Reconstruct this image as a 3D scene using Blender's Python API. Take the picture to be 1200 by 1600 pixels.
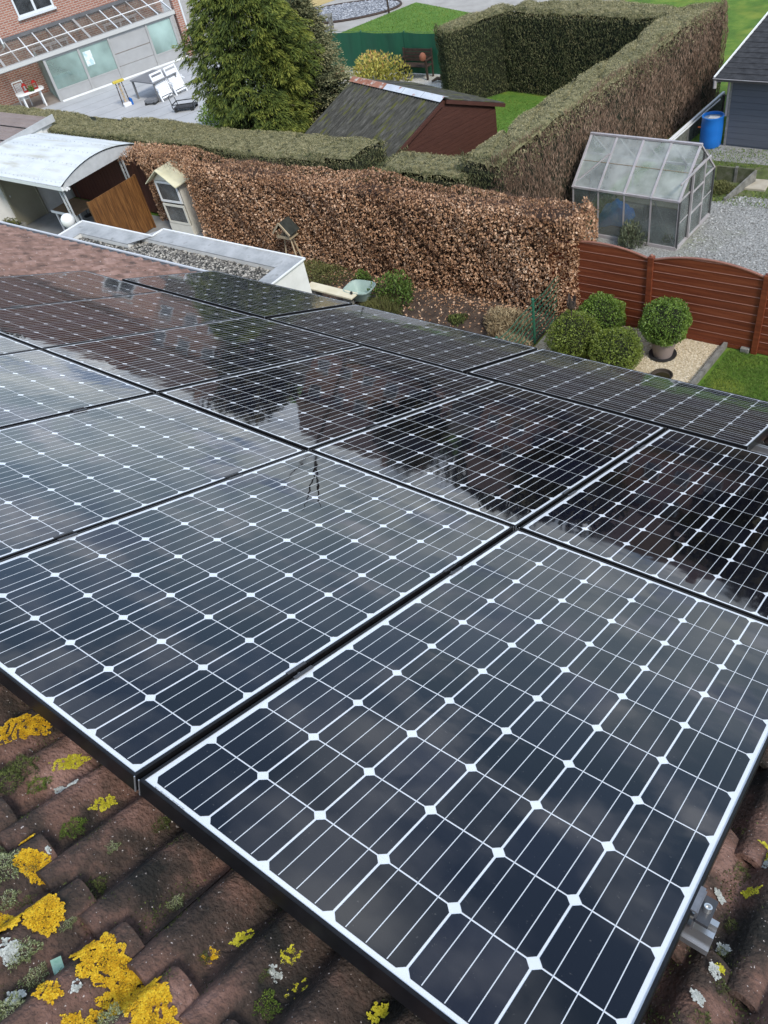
import bpy, math, random
import numpy as np
from mathutils import Vector, Matrix

for o in list(bpy.data.objects):
    bpy.data.objects.remove(o)
S = bpy.context.scene
COL = S.collection
rng = np.random.default_rng(7)
random.seed(7)
PI = math.pi

# ------------------------------------------------------------------ camera
cam_d = bpy.data.cameras.new('camera')
cam = bpy.data.objects.new('camera', cam_d)
COL.objects.link(cam)
cam_d.sensor_fit = 'VERTICAL'
cam_d.sensor_height = 36.0
cam_d.lens = 36.0 * 1223.66 / 1600.0
cam_d.clip_start = 0.05
cam_d.clip_end = 2000
RC = ((0.79495691, 0.58011696, -0.17750445), (0.32112335, -0.6506149, -0.68817152), (-0.51470701, 0.49006588, -0.70349991))
cm = Matrix(((RC[0][0], -RC[1][0], -RC[2][0], 1.0198), (RC[0][1], -RC[1][1], -RC[2][1], -0.1523), (RC[0][2], -RC[1][2], -RC[2][2], 9.5), (0, 0, 0, 1)))
cam.matrix_world = cm
S.camera = cam

# ------------------------------------------------------------------ sky, sun, exposure
SUN_EL, SUN_AZ = math.radians(46), math.radians(112)      # azimuth clockwise from +Y
W = bpy.data.worlds.new('World')
S.world = W
W.use_nodes = True
nt = W.node_tree
nt.nodes.clear()
def wn(t, **k):
    n = nt.nodes.new(t)
    for a, b in k.items():
        setattr(n, a, b)
    return n
sky = wn('ShaderNodeTexSky', sky_type='NISHITA', sun_disc=False, sun_elevation=SUN_EL, sun_rotation=SUN_AZ, air_density=1.2, dust_density=0.6, ozone_density=1.2)
tc = wn('ShaderNodeTexCoord')
sep = wn('ShaderNodeSeparateXYZ')
nt.links.new(tc.outputs['Generated'], sep.inputs[0])
zc = wn('ShaderNodeMath', operation='MAXIMUM'); zc.inputs[1].default_value = 0.0
nt.links.new(sep.outputs['Z'], zc.inputs[0])
za = wn('ShaderNodeMath', operation='ADD'); za.inputs[1].default_value = 0.16
nt.links.new(zc.outputs[0], za.inputs[0])
dx = wn('ShaderNodeMath', operation='DIVIDE'); dy = wn('ShaderNodeMath', operation='DIVIDE')
nt.links.new(sep.outputs['X'], dx.inputs[0]); nt.links.new(za.outputs[0], dx.inputs[1])
nt.links.new(sep.outputs['Y'], dy.inputs[0]); nt.links.new(za.outputs[0], dy.inputs[1])
cmb = wn('ShaderNodeCombineXYZ')
nt.links.new(dx.outputs[0], cmb.inputs[0]); nt.links.new(dy.outputs[0], cmb.inputs[1])
cn = wn('ShaderNodeTexNoise'); cn.inputs['Scale'].default_value = 2.1; cn.inputs['Detail'].default_value = 8; cn.inputs['Roughness'].default_value = 0.56
nt.links.new(cmb.outputs[0], cn.inputs['Vector'])
cr = wn('ShaderNodeValToRGB')
cr.color_ramp.elements[0].position = 0.46; cr.color_ramp.elements[0].color = (0, 0, 0, 1)
cr.color_ramp.elements[1].position = 0.60; cr.color_ramp.elements[1].color = (1, 1, 1, 1)
nt.links.new(cn.outputs['Fac'], cr.inputs[0])
cn2 = wn('ShaderNodeTexNoise'); cn2.inputs['Scale'].default_value = 3.1; cn2.inputs['Detail'].default_value = 7
nt.links.new(cmb.outputs[0], cn2.inputs['Vector'])
cr2 = wn('ShaderNodeValToRGB')
cr2.color_ramp.elements[0].position = 0.36; cr2.color_ramp.elements[0].color = (3.2, 4.2, 6.0, 1)
cr2.color_ramp.elements[1].position = 0.68; cr2.color_ramp.elements[1].color = (9.6, 10.2, 11.2, 1)
nt.links.new(cn2.outputs['Fac'], cr2.inputs[0])
hz = wn('ShaderNodeMapRange'); hz.inputs['From Min'].default_value = 0.0; hz.inputs['From Max'].default_value = 0.28; hz.inputs['To Min'].default_value = 0.85; hz.inputs['To Max'].default_value = 0.0
nt.links.new(sep.outputs['Z'], hz.inputs['Value'])
mxf = wn('ShaderNodeMath', operation='MAXIMUM'); nt.links.new(hz.outputs[0], mxf.inputs[0]); nt.links.new(cr.outputs[0], mxf.inputs[1])
mx = wn('ShaderNodeMixRGB')
nt.links.new(mxf.outputs[0], mx.inputs[0]); nt.links.new(sky.outputs[0], mx.inputs[1]); nt.links.new(cr2.outputs[0], mx.inputs[2])
bg = wn('ShaderNodeBackground'); bg.inputs['Strength'].default_value = 0.11
nt.links.new(mx.outputs[0], bg.inputs['Color'])
wo = wn('ShaderNodeOutputWorld')
nt.links.new(bg.outputs[0], wo.inputs['Surface'])

sun_d = bpy.data.lights.new('sun', 'SUN')
sun_d.energy = 1.5
sun_d.angle = math.radians(12)
sun_d.color = (1.0, 0.95, 0.87)
sun = bpy.data.objects.new('sun', sun_d)
COL.objects.link(sun)
sd = Vector((math.sin(SUN_AZ) * math.cos(SUN_EL), math.cos(SUN_AZ) * math.cos(SUN_EL), math.sin(SUN_EL)))
sun.rotation_euler = sd.to_track_quat('Z', 'Y').to_euler()
sun.location = (0, 0, 40)

S.render.engine = 'CYCLES'
S.view_settings.view_transform = 'Standard'
S.view_settings.look = 'None'
S.view_settings.exposure = 1.0
S.view_settings.gamma = 1.0
S.view_settings.use_curve_mapping = False
S.cycles.max_bounces = 8
S.cycles.transparent_max_bounces = 16

# ------------------------------------------------------------------ materials
MATS = {}
def mat(name, cols, scale=4.0, rough=0.7, bump=0.0, bscale=None, detail=6, coat=0.0, metal=0.0, spec=0.4, coord='pos', stops=None, stretch=None, attr=None, coatr=0.03, fleck=None, trans=0.0, bdist=0.02, sub=None):
    """cols: list of colours blended by noise (or by the per-face attribute attr)"""
    m = bpy.data.materials.new(name)
    m.use_nodes = True
    t = m.node_tree
    b = t.nodes['Principled BSDF']
    b.inputs['Roughness'].default_value = rough
    b.inputs['Metallic'].default_value = metal
    b.inputs['Specular IOR Level'].default_value = spec
    if coat:
        b.inputs['Coat Weight'].default_value = coat
        b.inputs['Coat Roughness'].default_value = coatr
    if coord == 'pos':
        g = t.nodes.new('ShaderNodeNewGeometry'); vec = g.outputs['Position']
    else:
        g = t.nodes.new('ShaderNodeTexCoord'); vec = g.outputs['Object']
    if stretch:
        mp = t.nodes.new('ShaderNodeMapping')
        mp.inputs['Scale'].default_value = stretch
        t.links.new(vec, mp.inputs['Vector']); vec = mp.outputs[0]
    col = None
    if len(cols) == 1:
        b.inputs['Base Color'].default_value = (*cols[0], 1)
    else:
        r = t.nodes.new('ShaderNodeValToRGB')
        els = r.color_ramp.elements
        n = len(cols)
        st = stops or [0.32 + 0.36 * i / (n - 1) for i in range(n)]
        if attr:
            st = stops or [i / (n - 1) for i in range(n)]
        while len(els) < n:
            els.new(0.5)
        for e, c, p in zip(els, cols, st):
            e.position = p; e.color = (*c, 1)
        if attr:
            a = t.nodes.new('ShaderNodeAttribute'); a.attribute_name = attr
            t.links.new(a.outputs['Fac'], r.inputs[0])
        else:
            nz = t.nodes.new('ShaderNodeTexNoise')
            nz.inputs['Scale'].default_value = scale; nz.inputs['Detail'].default_value = detail; nz.inputs['Roughness'].default_value = 0.6
            t.links.new(vec, nz.inputs['Vector'])
            t.links.new(nz.outputs['Fac'], r.inputs[0])
        col = r.outputs[0]
        if fleck:
            fc, fs, f0, f1 = fleck
            fn = t.nodes.new('ShaderNodeTexNoise'); fn.inputs['Scale'].default_value = fs; fn.inputs['Detail'].default_value = 3
            t.links.new(vec, fn.inputs['Vector'])
            fr = t.nodes.new('ShaderNodeMapRange'); fr.inputs['From Min'].default_value = f0; fr.inputs['From Max'].default_value = f1
            t.links.new(fn.outputs['Fac'], fr.inputs['Value'])
            mm = t.nodes.new('ShaderNodeMixRGB'); mm.inputs[2].default_value = (*fc, 1)
            t.links.new(fr.outputs[0], mm.inputs[0]); t.links.new(col, mm.inputs[1]); col = mm.outputs[0]
        t.links.new(col, b.inputs['Base Color'])
    if bump:
        n2 = t.nodes.new('ShaderNodeTexNoise'); n2.inputs['Scale'].default_value = bscale or scale * 4; n2.inputs['Detail'].default_value = 5
        t.links.new(vec, n2.inputs['Vector'])
        bp = t.nodes.new('ShaderNodeBump'); bp.inputs['Strength'].default_value = bump; bp.inputs['Distance'].default_value = bdist
        t.links.new(n2.outputs['Fac'], bp.inputs['Height'])
        t.links.new(bp.outputs[0], b.inputs['Normal'])
    if sub:
        b.inputs['Transmission Weight'].default_value = 0.0
        tr = t.nodes.new('ShaderNodeBsdfTranslucent')
        if col is not None:
            t.links.new(col, tr.inputs['Color'])
        ms = t.nodes.new('ShaderNodeMixShader'); ms.inputs[0].default_value = sub
        t.links.new(b.outputs[0], ms.inputs[1]); t.links.new(tr.outputs[0], ms.inputs[2])
        t.links.new(ms.outputs[0], t.nodes['Material Output'].inputs['Surface'])
    MATS[name] = m
    return m

def glass_mat(name, tint=(0.9, 0.95, 0.93), dirt=0.12, dirtcol=(0.6, 0.62, 0.58), scale=3.0):
    m = bpy.data.materials.new(name); m.use_nodes = True
    t = m.node_tree; t.nodes.clear()
    out = t.nodes.new('ShaderNodeOutputMaterial')
    tr = t.nodes.new('ShaderNodeBsdfTransparent'); tr.inputs[0].default_value = (*tint, 1)
    gl = t.nodes.new('ShaderNodeBsdfGlossy'); gl.inputs['Roughness'].default_value = 0.04
    fr = t.nodes.new('ShaderNodeFresnel'); fr.inputs[0].default_value = 1.5
    a = t.nodes.new('ShaderNodeMixShader')
    t.links.new(fr.outputs[0], a.inputs[0]); t.links.new(tr.outputs[0], a.inputs[1]); t.links.new(gl.outputs[0], a.inputs[2])
    df = t.nodes.new('ShaderNodeBsdfDiffuse'); df.inputs[0].default_value = (*dirtcol, 1)
    nz = t.nodes.new('ShaderNodeTexNoise'); nz.inputs['Scale'].default_value = scale; nz.inputs['Detail'].default_value = 6
    g = t.nodes.new('ShaderNodeNewGeometry'); t.links.new(g.outputs['Position'], nz.inputs['Vector'])
    mr = t.nodes.new('ShaderNodeMapRange'); mr.inputs['From Min'].default_value = 0.3; mr.inputs['From Max'].default_value = 0.75
    mr.inputs['To Min'].default_value = dirt * 0.4; mr.inputs['To Max'].default_value = dirt * 1.8
    t.links.new(nz.outputs['Fac'], mr.inputs['Value'])
    b = t.nodes.new('ShaderNodeMixShader')
    t.links.new(mr.outputs[0], b.inputs[0]); t.links.new(a.outputs[0], b.inputs[1]); t.links.new(df.outputs[0], b.inputs[2])
    t.links.new(b.outputs[0], out.inputs[0])
    return m

def brick_mat(name, c1, c2, mortar, bw=0.22, bh=0.07, rot=None):
    m = bpy.data.materials.new(name); m.use_nodes = True
    t = m.node_tree; b = t.nodes['Principled BSDF']; b.inputs['Roughness'].default_value = 0.85
    tc_ = t.nodes.new('ShaderNodeTexCoord')
    sp = t.nodes.new('ShaderNodeSeparateXYZ'); t.links.new(tc_.outputs['Object'], sp.inputs[0])
    ad = t.nodes.new('ShaderNodeMath'); ad.operation = 'ADD'
    t.links.new(sp.outputs['X'], ad.inputs[0]); t.links.new(sp.outputs['Y'], ad.inputs[1])
    cb = t.nodes.new('ShaderNodeCombineXYZ'); t.links.new(ad.outputs[0], cb.inputs[0]); t.links.new(sp.outputs['Z'], cb.inputs[1])
    br = t.nodes.new('ShaderNodeTexBrick')
    br.inputs['Color1'].default_value = (*c1, 1); br.inputs['Color2'].default_value = (*c2, 1); br.inputs['Mortar'].default_value = (*mortar, 1)
    br.inputs['Scale'].default_value = 1.0; br.inputs['Brick Width'].default_value = bw; br.inputs['Row Height'].default_value = bh
    br.inputs['Mortar Size'].default_value = 0.009
    t.links.new(cb.outputs[0], br.inputs['Vector'])
    t.links.new(br.outputs['Color'], b.inputs['Base Color'])
    bp = t.nodes.new('ShaderNodeBump'); bp.inputs['Strength'].default_value = 0.5; bp.inputs['Distance'].default_value = 0.01; bp.invert = True
    t.links.new(br.outputs['Fac'], bp.inputs['Height']); t.links.new(bp.outputs[0], b.inputs['Normal'])
    return m

def cells_mat():
    m = mat('cell_silicon', [(0.0045, 0.0048, 0.007), (0.0065, 0.007, 0.012)], scale=2.0, rough=0.6, coat=1.0, coatr=0.012, spec=0.0)
    t = m.node_tree; b = t.nodes['Principled BSDF']
    oi = t.nodes.new('ShaderNodeObjectInfo'); r = t.nodes.new('ShaderNodeValToRGB')
    r.color_ramp.elements[0].color = (0.0035, 0.0035, 0.0042, 1); r.color_ramp.elements[1].color = (0.0065, 0.0072, 0.0135, 1)
    t.links.new(oi.outputs['Random'], r.inputs[0])
    g = t.nodes.new('ShaderNodeNewGeometry')
    dn = t.nodes.new('ShaderNodeTexNoise'); dn.inputs['Scale'].default_value = 130; dn.inputs['Detail'].default_value = 2
    t.links.new(g.outputs['Position'], dn.inputs['Vector'])
    dr = t.nodes.new('ShaderNodeMapRange'); dr.inputs['From Min'].default_value = 0.70; dr.inputs['From Max'].default_value = 0.78; dr.inputs['To Max'].default_value = 0.6
    t.links.new(dn.outputs['Fac'], dr.inputs['Value'])
    dm = t.nodes.new('ShaderNodeMixRGB'); dm.inputs[2].default_value = (0.07, 0.066, 0.06, 1)
    t.links.new(dr.outputs[0], dm.inputs[0]); t.links.new(r.outputs[0], dm.inputs[1]); t.links.new(dm.outputs[0], b.inputs['Base Color'])
    sn = t.nodes.new('ShaderNodeTexNoise'); sn.inputs['Scale'].default_value = 2.6; sn.inputs['Detail'].default_value = 7
    t.links.new(g.outputs['Position'], sn.inputs['Vector'])
    sr = t.nodes.new('ShaderNodeMapRange'); sr.inputs['From Min'].default_value = 0.35; sr.inputs['From Max'].default_value = 0.75; sr.inputs['To Min'].default_value = 0.008; sr.inputs['To Max'].default_value = 0.07
    t.links.new(sn.outputs['Fac'], sr.inputs['Value']); t.links.new(sr.outputs[0], b.inputs['Coat Roughness'])
    return m

# ------------------------------------------------------------------ mesh helpers
class MB:
    def __init__(s):
        s.v = []; s.f = []
    def add(s, vs, fs):
        k = len(s.v)
        s.v += [tuple(p) for p in vs]
        s.f += [tuple(i + k for i in f) for f in fs]
        return s
    def box(s, x0, x1, y0, y1, z0, z1, M=None):
        p = [(x0, y0, z0), (x1, y0, z0), (x1, y1, z0), (x0, y1, z0), (x0, y0, z1), (x1, y0, z1), (x1, y1, z1), (x0, y1, z1)]
        if M is not None:
            p = [tuple(M @ Vector(q)) for q in p]
        return s.add(p, [(0, 3, 2, 1), (4, 5, 6, 7), (0, 1, 5, 4), (1, 2, 6, 5), (2, 3, 7, 6), (3, 0, 4, 7)])
    def bbox(s, x0, x1, y0, y1, z0, z1, c=0.01):
        """box with its upper and vertical edges chamfered"""
        z2 = z1 - c
        a = [(x0 + c, y0), (x1 - c, y0), (x1, y0 + c), (x1, y1 - c), (x1 - c, y1), (x0 + c, y1), (x0, y1 - c), (x0, y0 + c)]
        b = [(x0 + 2 * c, y0 + c), (x1 - 2 * c, y0 + c), (x1 - c, y0 + 2 * c), (x1 - c, y1 - 2 * c), (x1 - 2 * c, y1 - c), (x0 + 2 * c, y1 - c), (x0 + c, y1 - 2 * c), (x0 + c, y0 + 2 * c)]
        vs = [(*p, z0) for p in a] + [(*p, z2) for p in a] + [(*p, z1) for p in b]
        fs = [tuple(range(7, -1, -1)), tuple(range(16, 24))]
        for i in range(8):
            j = (i + 1) % 8
            fs += [(i, j, 8 + j, 8 + i), (8 + i, 8 + j, 16 + j, 16 + i)]
        return s.add(vs, fs)
    def prism(s, poly, z0, z1):
        n = len(poly)
        vs = [(x, y, z0) for x, y in poly] + [(x, y, z1) for x, y in poly]
        fs = [tuple(range(n - 1, -1, -1)), tuple(range(n, 2 * n))] + [(i, (i + 1) % n, n + (i + 1) % n, n + i) for i in range(n)]
        return s.add(vs, fs)
    def extrude(s, poly3, d):
        n = len(poly3); d = Vector(d)
        vs = [tuple(p) for p in poly3] + [tuple(Vector(p) + d) for p in poly3]
        fs = [tuple(range(n - 1, -1, -1)), tuple(range(n, 2 * n))] + [(i, (i + 1) % n, n + (i + 1) % n, n + i) for i in range(n)]
        return s.add(vs, fs)
    def tube(s, pts, r, n=8, cap=True):
        pts = [Vector(p) for p in pts]
        rs = r if isinstance(r, (list, tuple)) else [r] * len(pts)
        k = len(s.v); prev = None
        for i, p in enumerate(pts):
            d = (pts[min(i + 1, len(pts) - 1)] - pts[max(i - 1, 0)])
            d = d.normalized() if d.length > 1e-9 else Vector((0, 0, 1))
            if prev is None:
                a = d.orthogonal().normalized()
            else:
                a = (prev - d * prev.dot(d)); a = a.normalized() if a.length > 1e-6 else d.orthogonal().normalized()
            prev = a; b = d.cross(a)
            for j in range(n):
                t = 2 * PI * j / n
                s.v.append(tuple(p + (a * math.cos(t) + b * math.sin(t)) * rs[i]))
        for i in range(len(pts) - 1):
            for j in range(n):
                s.f.append((k + i * n + j, k + i * n + (j + 1) % n, k + (i + 1) * n + (j + 1) % n, k + (i + 1) * n + j))
        if cap:
            s.f.append(tuple(k + j for j in range(n - 1, -1, -1)))
            m = k + (len(pts) - 1) * n
            s.f.append(tuple(m + j for j in range(n)))
        return s
    def bar(s, a, b, w, h=None):
        """square bar from a to b"""
        h = h or w
        a = Vector(a); b = Vector(b); d = (b - a).normalized()
        u = d.cross(Vector((0, 0, 1)))
        u = u.normalized() if u.length > 1e-4 else Vector((1, 0, 0))
        v = u.cross(d)
        vs = []
        for p in (a, b):
            for sx, sy in ((-1, -1), (1, -1), (1, 1), (-1, 1)):
                vs.append(tuple(p + u * (sx * w / 2) + v * (sy * h / 2)))
        return s.add(vs, [(0, 1, 2, 3), (7, 6, 5, 4), (0, 4, 5, 1), (1, 5, 6, 2), (2, 6, 7, 3), (3, 7, 4, 0)])
    def lathe(s, prof, n=24, c=(0, 0, 0)):
        k = len(s.v)
        for r, z in prof:
            for j in range(n):
                t = 2 * PI * j / n
                s.v.append((c[0] + r * math.cos(t), c[1] + r * math.sin(t), c[2] + z))
        for i in range(len(prof) - 1):
            for j in range(n):
                s.f.append((k + i * n + j, k + i * n + (j + 1) % n, k + (i + 1) * n + (j + 1) % n, k + (i + 1) * n + j))
        s.f.append(tuple(k + j for j in range(n - 1, -1, -1)))
        m = k + (len(prof) - 1) * n
        s.f.append(tuple(m + j for j in range(n)))
        return s
    def sheet(s, fn, us, vs, thick=None):
        """grid surface from fn(u,v) -> point; with thickness vector optional"""
        k = len(s.v); nu, nv = len(us), len(vs)
        for u in us:
            for v in vs:
                s.v.append(tuple(fn(u, v)))
        for i in range(nu - 1):
            for j in range(nv - 1):
                s.f.append((k + i * nv + j, k + (i + 1) * nv + j, k + (i + 1) * nv + j + 1, k + i * nv + j + 1))
        if thick is not None:
            t = Vector(thick); k2 = len(s.v)
            for q in s.v[k:k + nu * nv]:
                s.v.append(tuple(Vector(q) + t))
            for i in range(nu - 1):
                for j in range(nv - 1):
                    s.f.append((k2 + i * nv + j, k2 + i * nv + j + 1, k2 + (i + 1) * nv + j + 1, k2 + (i + 1) * nv + j))
            rim = [i * nv for i in range(nu)] + [(nu - 1) * nv + j for j in range(1, nv)] + [i * nv + nv - 1 for i in range(nu - 2, -1, -1)] + [j for j in range(nv - 2, 0, -1)]
            for a, b in zip(rim, rim[1:] + rim[:1]):
                s.f.append((k + a, k2 + a, k2 + b, k + b))
        return s
    def mesh(s, name, m, smooth=False):
        me = bpy.data.meshes.new(name)
        me.from_pydata(s.v, [], s.f)
        if m: me.materials.append(m)
        if smooth:
            me.polygons.foreach_set('use_smooth', [True] * len(me.polygons))
            try: me.set_sharp_from_angle(angle=math.radians(40))
            except Exception: pass
        me.update()
        return me
    def build(s, name, m, parent=None, smooth=False):
        o = bpy.data.objects.new(name, s.mesh(name, m, smooth))
        COL.objects.link(o)
        if parent: o.parent = parent
        return o

def put(name, me, parent=None, loc=None, rot=None):
    o = bpy.data.objects.new(name, me); COL.objects.link(o)
    if parent: o.parent = parent
    if loc is not None: o.location = loc
    if rot is not None: o.rotation_euler = rot
    return o
def tag(o, label, cat, group=None):
    o['label'] = label; o['category'] = cat
    if group: o['group'] = group
    return o
def thing(name, label, cat, loc=(0, 0, 0), rz=0.0, group=None):
    o = bpy.data.objects.new(name, None); COL.objects.link(o)
    o.empty_display_size = 0.1
    o.location = loc; o.rotation_euler = (0, 0, rz)
    return tag(o, label, cat, group)
def struct(o):
    o['kind'] = 'structure'; return o
def stuff(o):
    o['kind'] = 'stuff'; return o
def clone(root, label, loc, rz=None):
    def cp(o, par):
        c = o.copy(); COL.objects.link(c); c.parent = par
        for ch in o.children: cp(ch, c)
        return c
    r = cp(root, None); r.location = loc; r['label'] = label
    if rz is not None: r.rotation_euler = (0, 0, rz)
    return r

def quads(name, Q, tint, m, parent=None, smooth=False):
    """Q: (N,4,3) or (N,3,3) array of leaf faces, tint: (N,) attribute"""
    n, k = Q.shape[0], Q.shape[1]
    me = bpy.data.meshes.new(name)
    me.vertices.add(n * k); me.vertices.foreach_set('co', Q.reshape(-1).astype(np.float32))
    me.loops.add(n * k); me.loops.foreach_set('vertex_index', np.arange(n * k, dtype=np.int32))
    me.polygons.add(n); me.polygons.foreach_set('loop_start', np.arange(0, n * k, k, dtype=np.int32))
    me.polygons.foreach_set('loop_total', np.full(n, k, dtype=np.int32))
    a = me.attributes.new('tint', 'FLOAT', 'FACE'); a.data.foreach_set('value', tint.astype(np.float32))
    me.materials.append(m)
    me.update(calc_edges=True)
    o = bpy.data.objects.new(name, me); COL.objects.link(o)
    if parent: o.parent = parent
    return o

def unit(a):
    return a / np.maximum(np.linalg.norm(a, axis=-1, keepdims=True), 1e-9)
def leaves(P, D, size, ratio=0.55, jitter=0.9, fold=0.0):
    """leaf rhombi at P, long axis around direction D (unit), random roll. size array"""
    n = len(P)
    D = unit(D + rng.normal(0, jitter, (n, 3)))
    A = unit(np.cross(D, rng.normal(0, 1, (n, 3))))
    L = D * size[:, None]; Wd = A * (size * ratio)[:, None]
    return np.stack([P - L * 0.5, P + Wd * 0.5 - L * 0.05, P + L * 0.5, P - Wd * 0.5 - L * 0.05], 1)
def wob(P, s, a, seed=0.0):
    x, y, z = P[..., 0] * s + seed, P[..., 1] * s + seed * 1.7, P[..., 2] * s - seed
    return a * (np.sin(x * 1.3 + 2 * np.sin(y * 0.7)) * 0.4 + np.sin(y * 1.7 + 1.5 * np.sin(z * 1.1 + x)) * 0.35 + np.sin(z * 2.3 + x * 1.9) * 0.25)

# ------------------------------------------------------------------ the setting: ground sheets
M_lawn = mat('lawn', [(0.055, 0.12, 0.010), (0.085, 0.165, 0.014), (0.15, 0.22, 0.025)], scale=1.6, rough=0.9, bump=0.6, bscale=60, bdist=0.03, fleck=((0.23, 0.25, 0.03), 0.7, 0.52, 0.75))
M_lawn_bright = mat('lawn_bright', [(0.06, 0.14, 0.012), (0.085, 0.18, 0.018), (0.11, 0.20, 0.025)], scale=5, rough=0.9, bump=0.8, bscale=45, bdist=0.04, stretch=(1, 0.45, 1), fleck=((0.15, 0.20, 0.03), 14, 0.55, 0.8))
M_soil = mat('soil', [(0.035, 0.024, 0.017), (0.07, 0.047, 0.034), (0.11, 0.075, 0.05)], scale=5, rough=0.95, bump=0.9, bscale=30, bdist=0.06, fleck=((0.20, 0.13, 0.08), 30, 0.62, 0.72))
M_gravel = mat('grey_gravel', [(0.14, 0.138, 0.125), (0.27, 0.266, 0.245), (0.42, 0.415, 0.39)], scale=26, rough=0.9, bump=1.0, bscale=30, bdist=0.03, fleck=((0.22, 0.23, 0.15), 0.8, 0.55, 0.8))
M_beige = mat('beige_gravel', [(0.36, 0.29, 0.18), (0.56, 0.47, 0.32), (0.70, 0.62, 0.47)], scale=38, rough=0.9, bump=1.0, bscale=45, bdist=0.02)
M_whitegravel = mat('white_gravel', [(0.38, 0.36, 0.31), (0.62, 0.60, 0.54)], scale=30, rough=0.9, bump=0.8)
M_patio = mat('patio_concrete', [(0.36, 0.36, 0.355), (0.44, 0.44, 0.435)], scale=0.9, rough=0.8, bump=0.15, bscale=20)
M_paving = mat('pale_paving', [(0.30, 0.28, 0.25), (0.40, 0.38, 0.34)], scale=1.4, rough=0.85, bump=0.3, bscale=8)
M_yellow_sand = mat('yellow_sand', [(0.38, 0.28, 0.11), (0.50, 0.38, 0.17)], scale=3, rough=0.95, bump=0.4)
M_roughgrass = mat('rough_grass', [(0.07, 0.085, 0.03), (0.10, 0.13, 0.035), (0.16, 0.15, 0.085)], scale=3.5, rough=0.95, bump=0.9, bscale=40, bdist=0.04)

def ground(name, poly, z, m, sub=1):
    mb = MB(); mb.add([(x, y, z) for x, y in poly], [tuple(range(len(poly)))])
    return struct(mb.build(name, m))
ground('ground', [(-400, -400), (400, -400), (400, 400), (-400, 400)], 0.0, M_lawn)
ground('soil_bed', [(-17.2, 9.2), (-5.9, 9.2), (-5.9, 13.2), (-17.2, 13.2)], 0.004, M_soil)
ground('gravel_bed', [(-5.86, 10.2), (-2.66, 10.2), (-2.48, 13.0), (-5.86, 13.0)], 0.012, M_beige)
ground('gravel_yard', [(-6.9, 13.15), (6, 13.15), (6, 18.9), (-4.2, 18.9), (-4.7, 18.5), (-6.9, 18.5)], 0.006, M_gravel)
ground('grass_strip', [(-6.9, 18.5), (-4.7, 18.5), (-4.2, 18.9), (6, 18.9), (6, 20.6), (-6.9, 20.6)], 0.008, M_roughgrass)
ground('gravel_path', [(-6.9, 20.6), (6, 20.6), (6, 21.6), (-6.9, 21.6)], 0.010, M_gravel)
ground('far_lawn', [(-26.6, 25.6), (-14, 25.6), (-14, 30.5), (-19.6, 32.0), (-23.95, 33.7)], 0.010, M_lawn_bright)
ground('hedge_court_lawn', [(-16, 18), (-8.2, 18), (-8.2, 24), (-16, 24)], 0.010, M_lawn_bright)
ground('white_gravel_strip', [(-22.6, 23.6), (-16.2, 23.6), (-16.2, 25.5), (-22.6, 25.5)], 0.008, M_whitegravel)
ground('paving', [(-60, 29.0), (-26.9, 25.5), (-14, 30.4), (-14, 36), (-32, 38), (-60, 42)], 0.004, M_paving)
ground('unseen_brown_ground', [(-140, 44), (-60, 42.2), (-32, 38.2), (-14, 37), (90, 37), (90, 160), (-140, 160)], 0.006, mat('mirrored_brown', [(0.055, 0.042, 0.030), (0.095, 0.072, 0.05)], scale=.4, rough=.95))  # unseen brown ground, added so the eave panels mirror dark instead of green
ground('patio', [(-36.5, 15.6), (-24.2, 15.6), (-23.2, 22.5), (-28, 29.5), (-33.5, 29.5)], 0.014, M_patio)
ground('carport_floor', [(-29.5, 9.3), (-17.3, 9.3), (-17.3, 13.6), (-29.5, 13.6)], 0.012, mat('carport_concrete', [(0.20, 0.20, 0.19), (0.28, 0.28, 0.27)], scale=2, rough=0.85))
# patio joints: slabs laid as thin sunken lines
mb = MB()
hu = Vector((0.392, 0.92, 0)); hn = Vector((0.92, -0.392, 0)); HA = Vector((-34.5, 20.62, 0))
M_joint = mat('joint', [(0.22, 0.22, 0.21)], rough=0.9)
for k in range(1, 9):
    a = HA + hn * (k * 1.0) + hu * -4; b = HA + hn * (k * 1.0) + hu * 7.5
    mb.bar(a + Vector((0, 0, 0.012)), b + Vector((0, 0, 0.012)), 0.018, 0.010)
struct(mb.build('patio_joints', M_joint))

# ------------------------------------------------------------------ our own house: roof, tiles
SL = math.radians(25)
CS, SN = math.cos(SL), math.sin(SL)
ROOF0 = 8.0875
def roof(x, y, n=0.0):
    return Vector((x, y * CS + n * SN, ROOF0 - y * SN + n * CS))
house = thing('tiled_house', 'house with red-brown tiled roof carrying the solar panels', 'house', (0, 0, 0))
M_tile = mat('clay_tile', [(0.012, 0.010, 0.007), (0.055, 0.035, 0.025), (0.138, 0.074, 0.053), (0.30, 0.175, 0.138)], scale=5.5, rough=0.88, bump=1.0, bscale=110, bdist=0.010, detail=14, stops=[0.39, 0.49, 0.58, 0.72], fleck=((0.50, 0.44, 0.40), 170, 0.685, 0.73))
M_tile_far = mat('clay_tile_weathered', [(0.09, 0.058, 0.046), (0.22, 0.13, 0.10), (0.33, 0.21, 0.17)], scale=7, rough=0.9, bump=0.5, bscale=60, bdist=0.01, detail=8, fleck=((0.42, 0.36, 0.33), 40, 0.66, 0.74))
M_deck = mat('roof_deck', [(0.03, 0.025, 0.02), (0.05, 0.04, 0.03)], scale=4, rough=0.95)
M_zinc = mat('zinc', [(0.30, 0.31, 0.32), (0.42, 0.43, 0.44)], scale=6, rough=0.5, metal=0.6)
M_wall_white = mat('white_render', [(0.62, 0.61, 0.57), (0.74, 0.73, 0.69)], scale=2.5, rough=0.85, bump=0.15, bscale=40)
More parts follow.
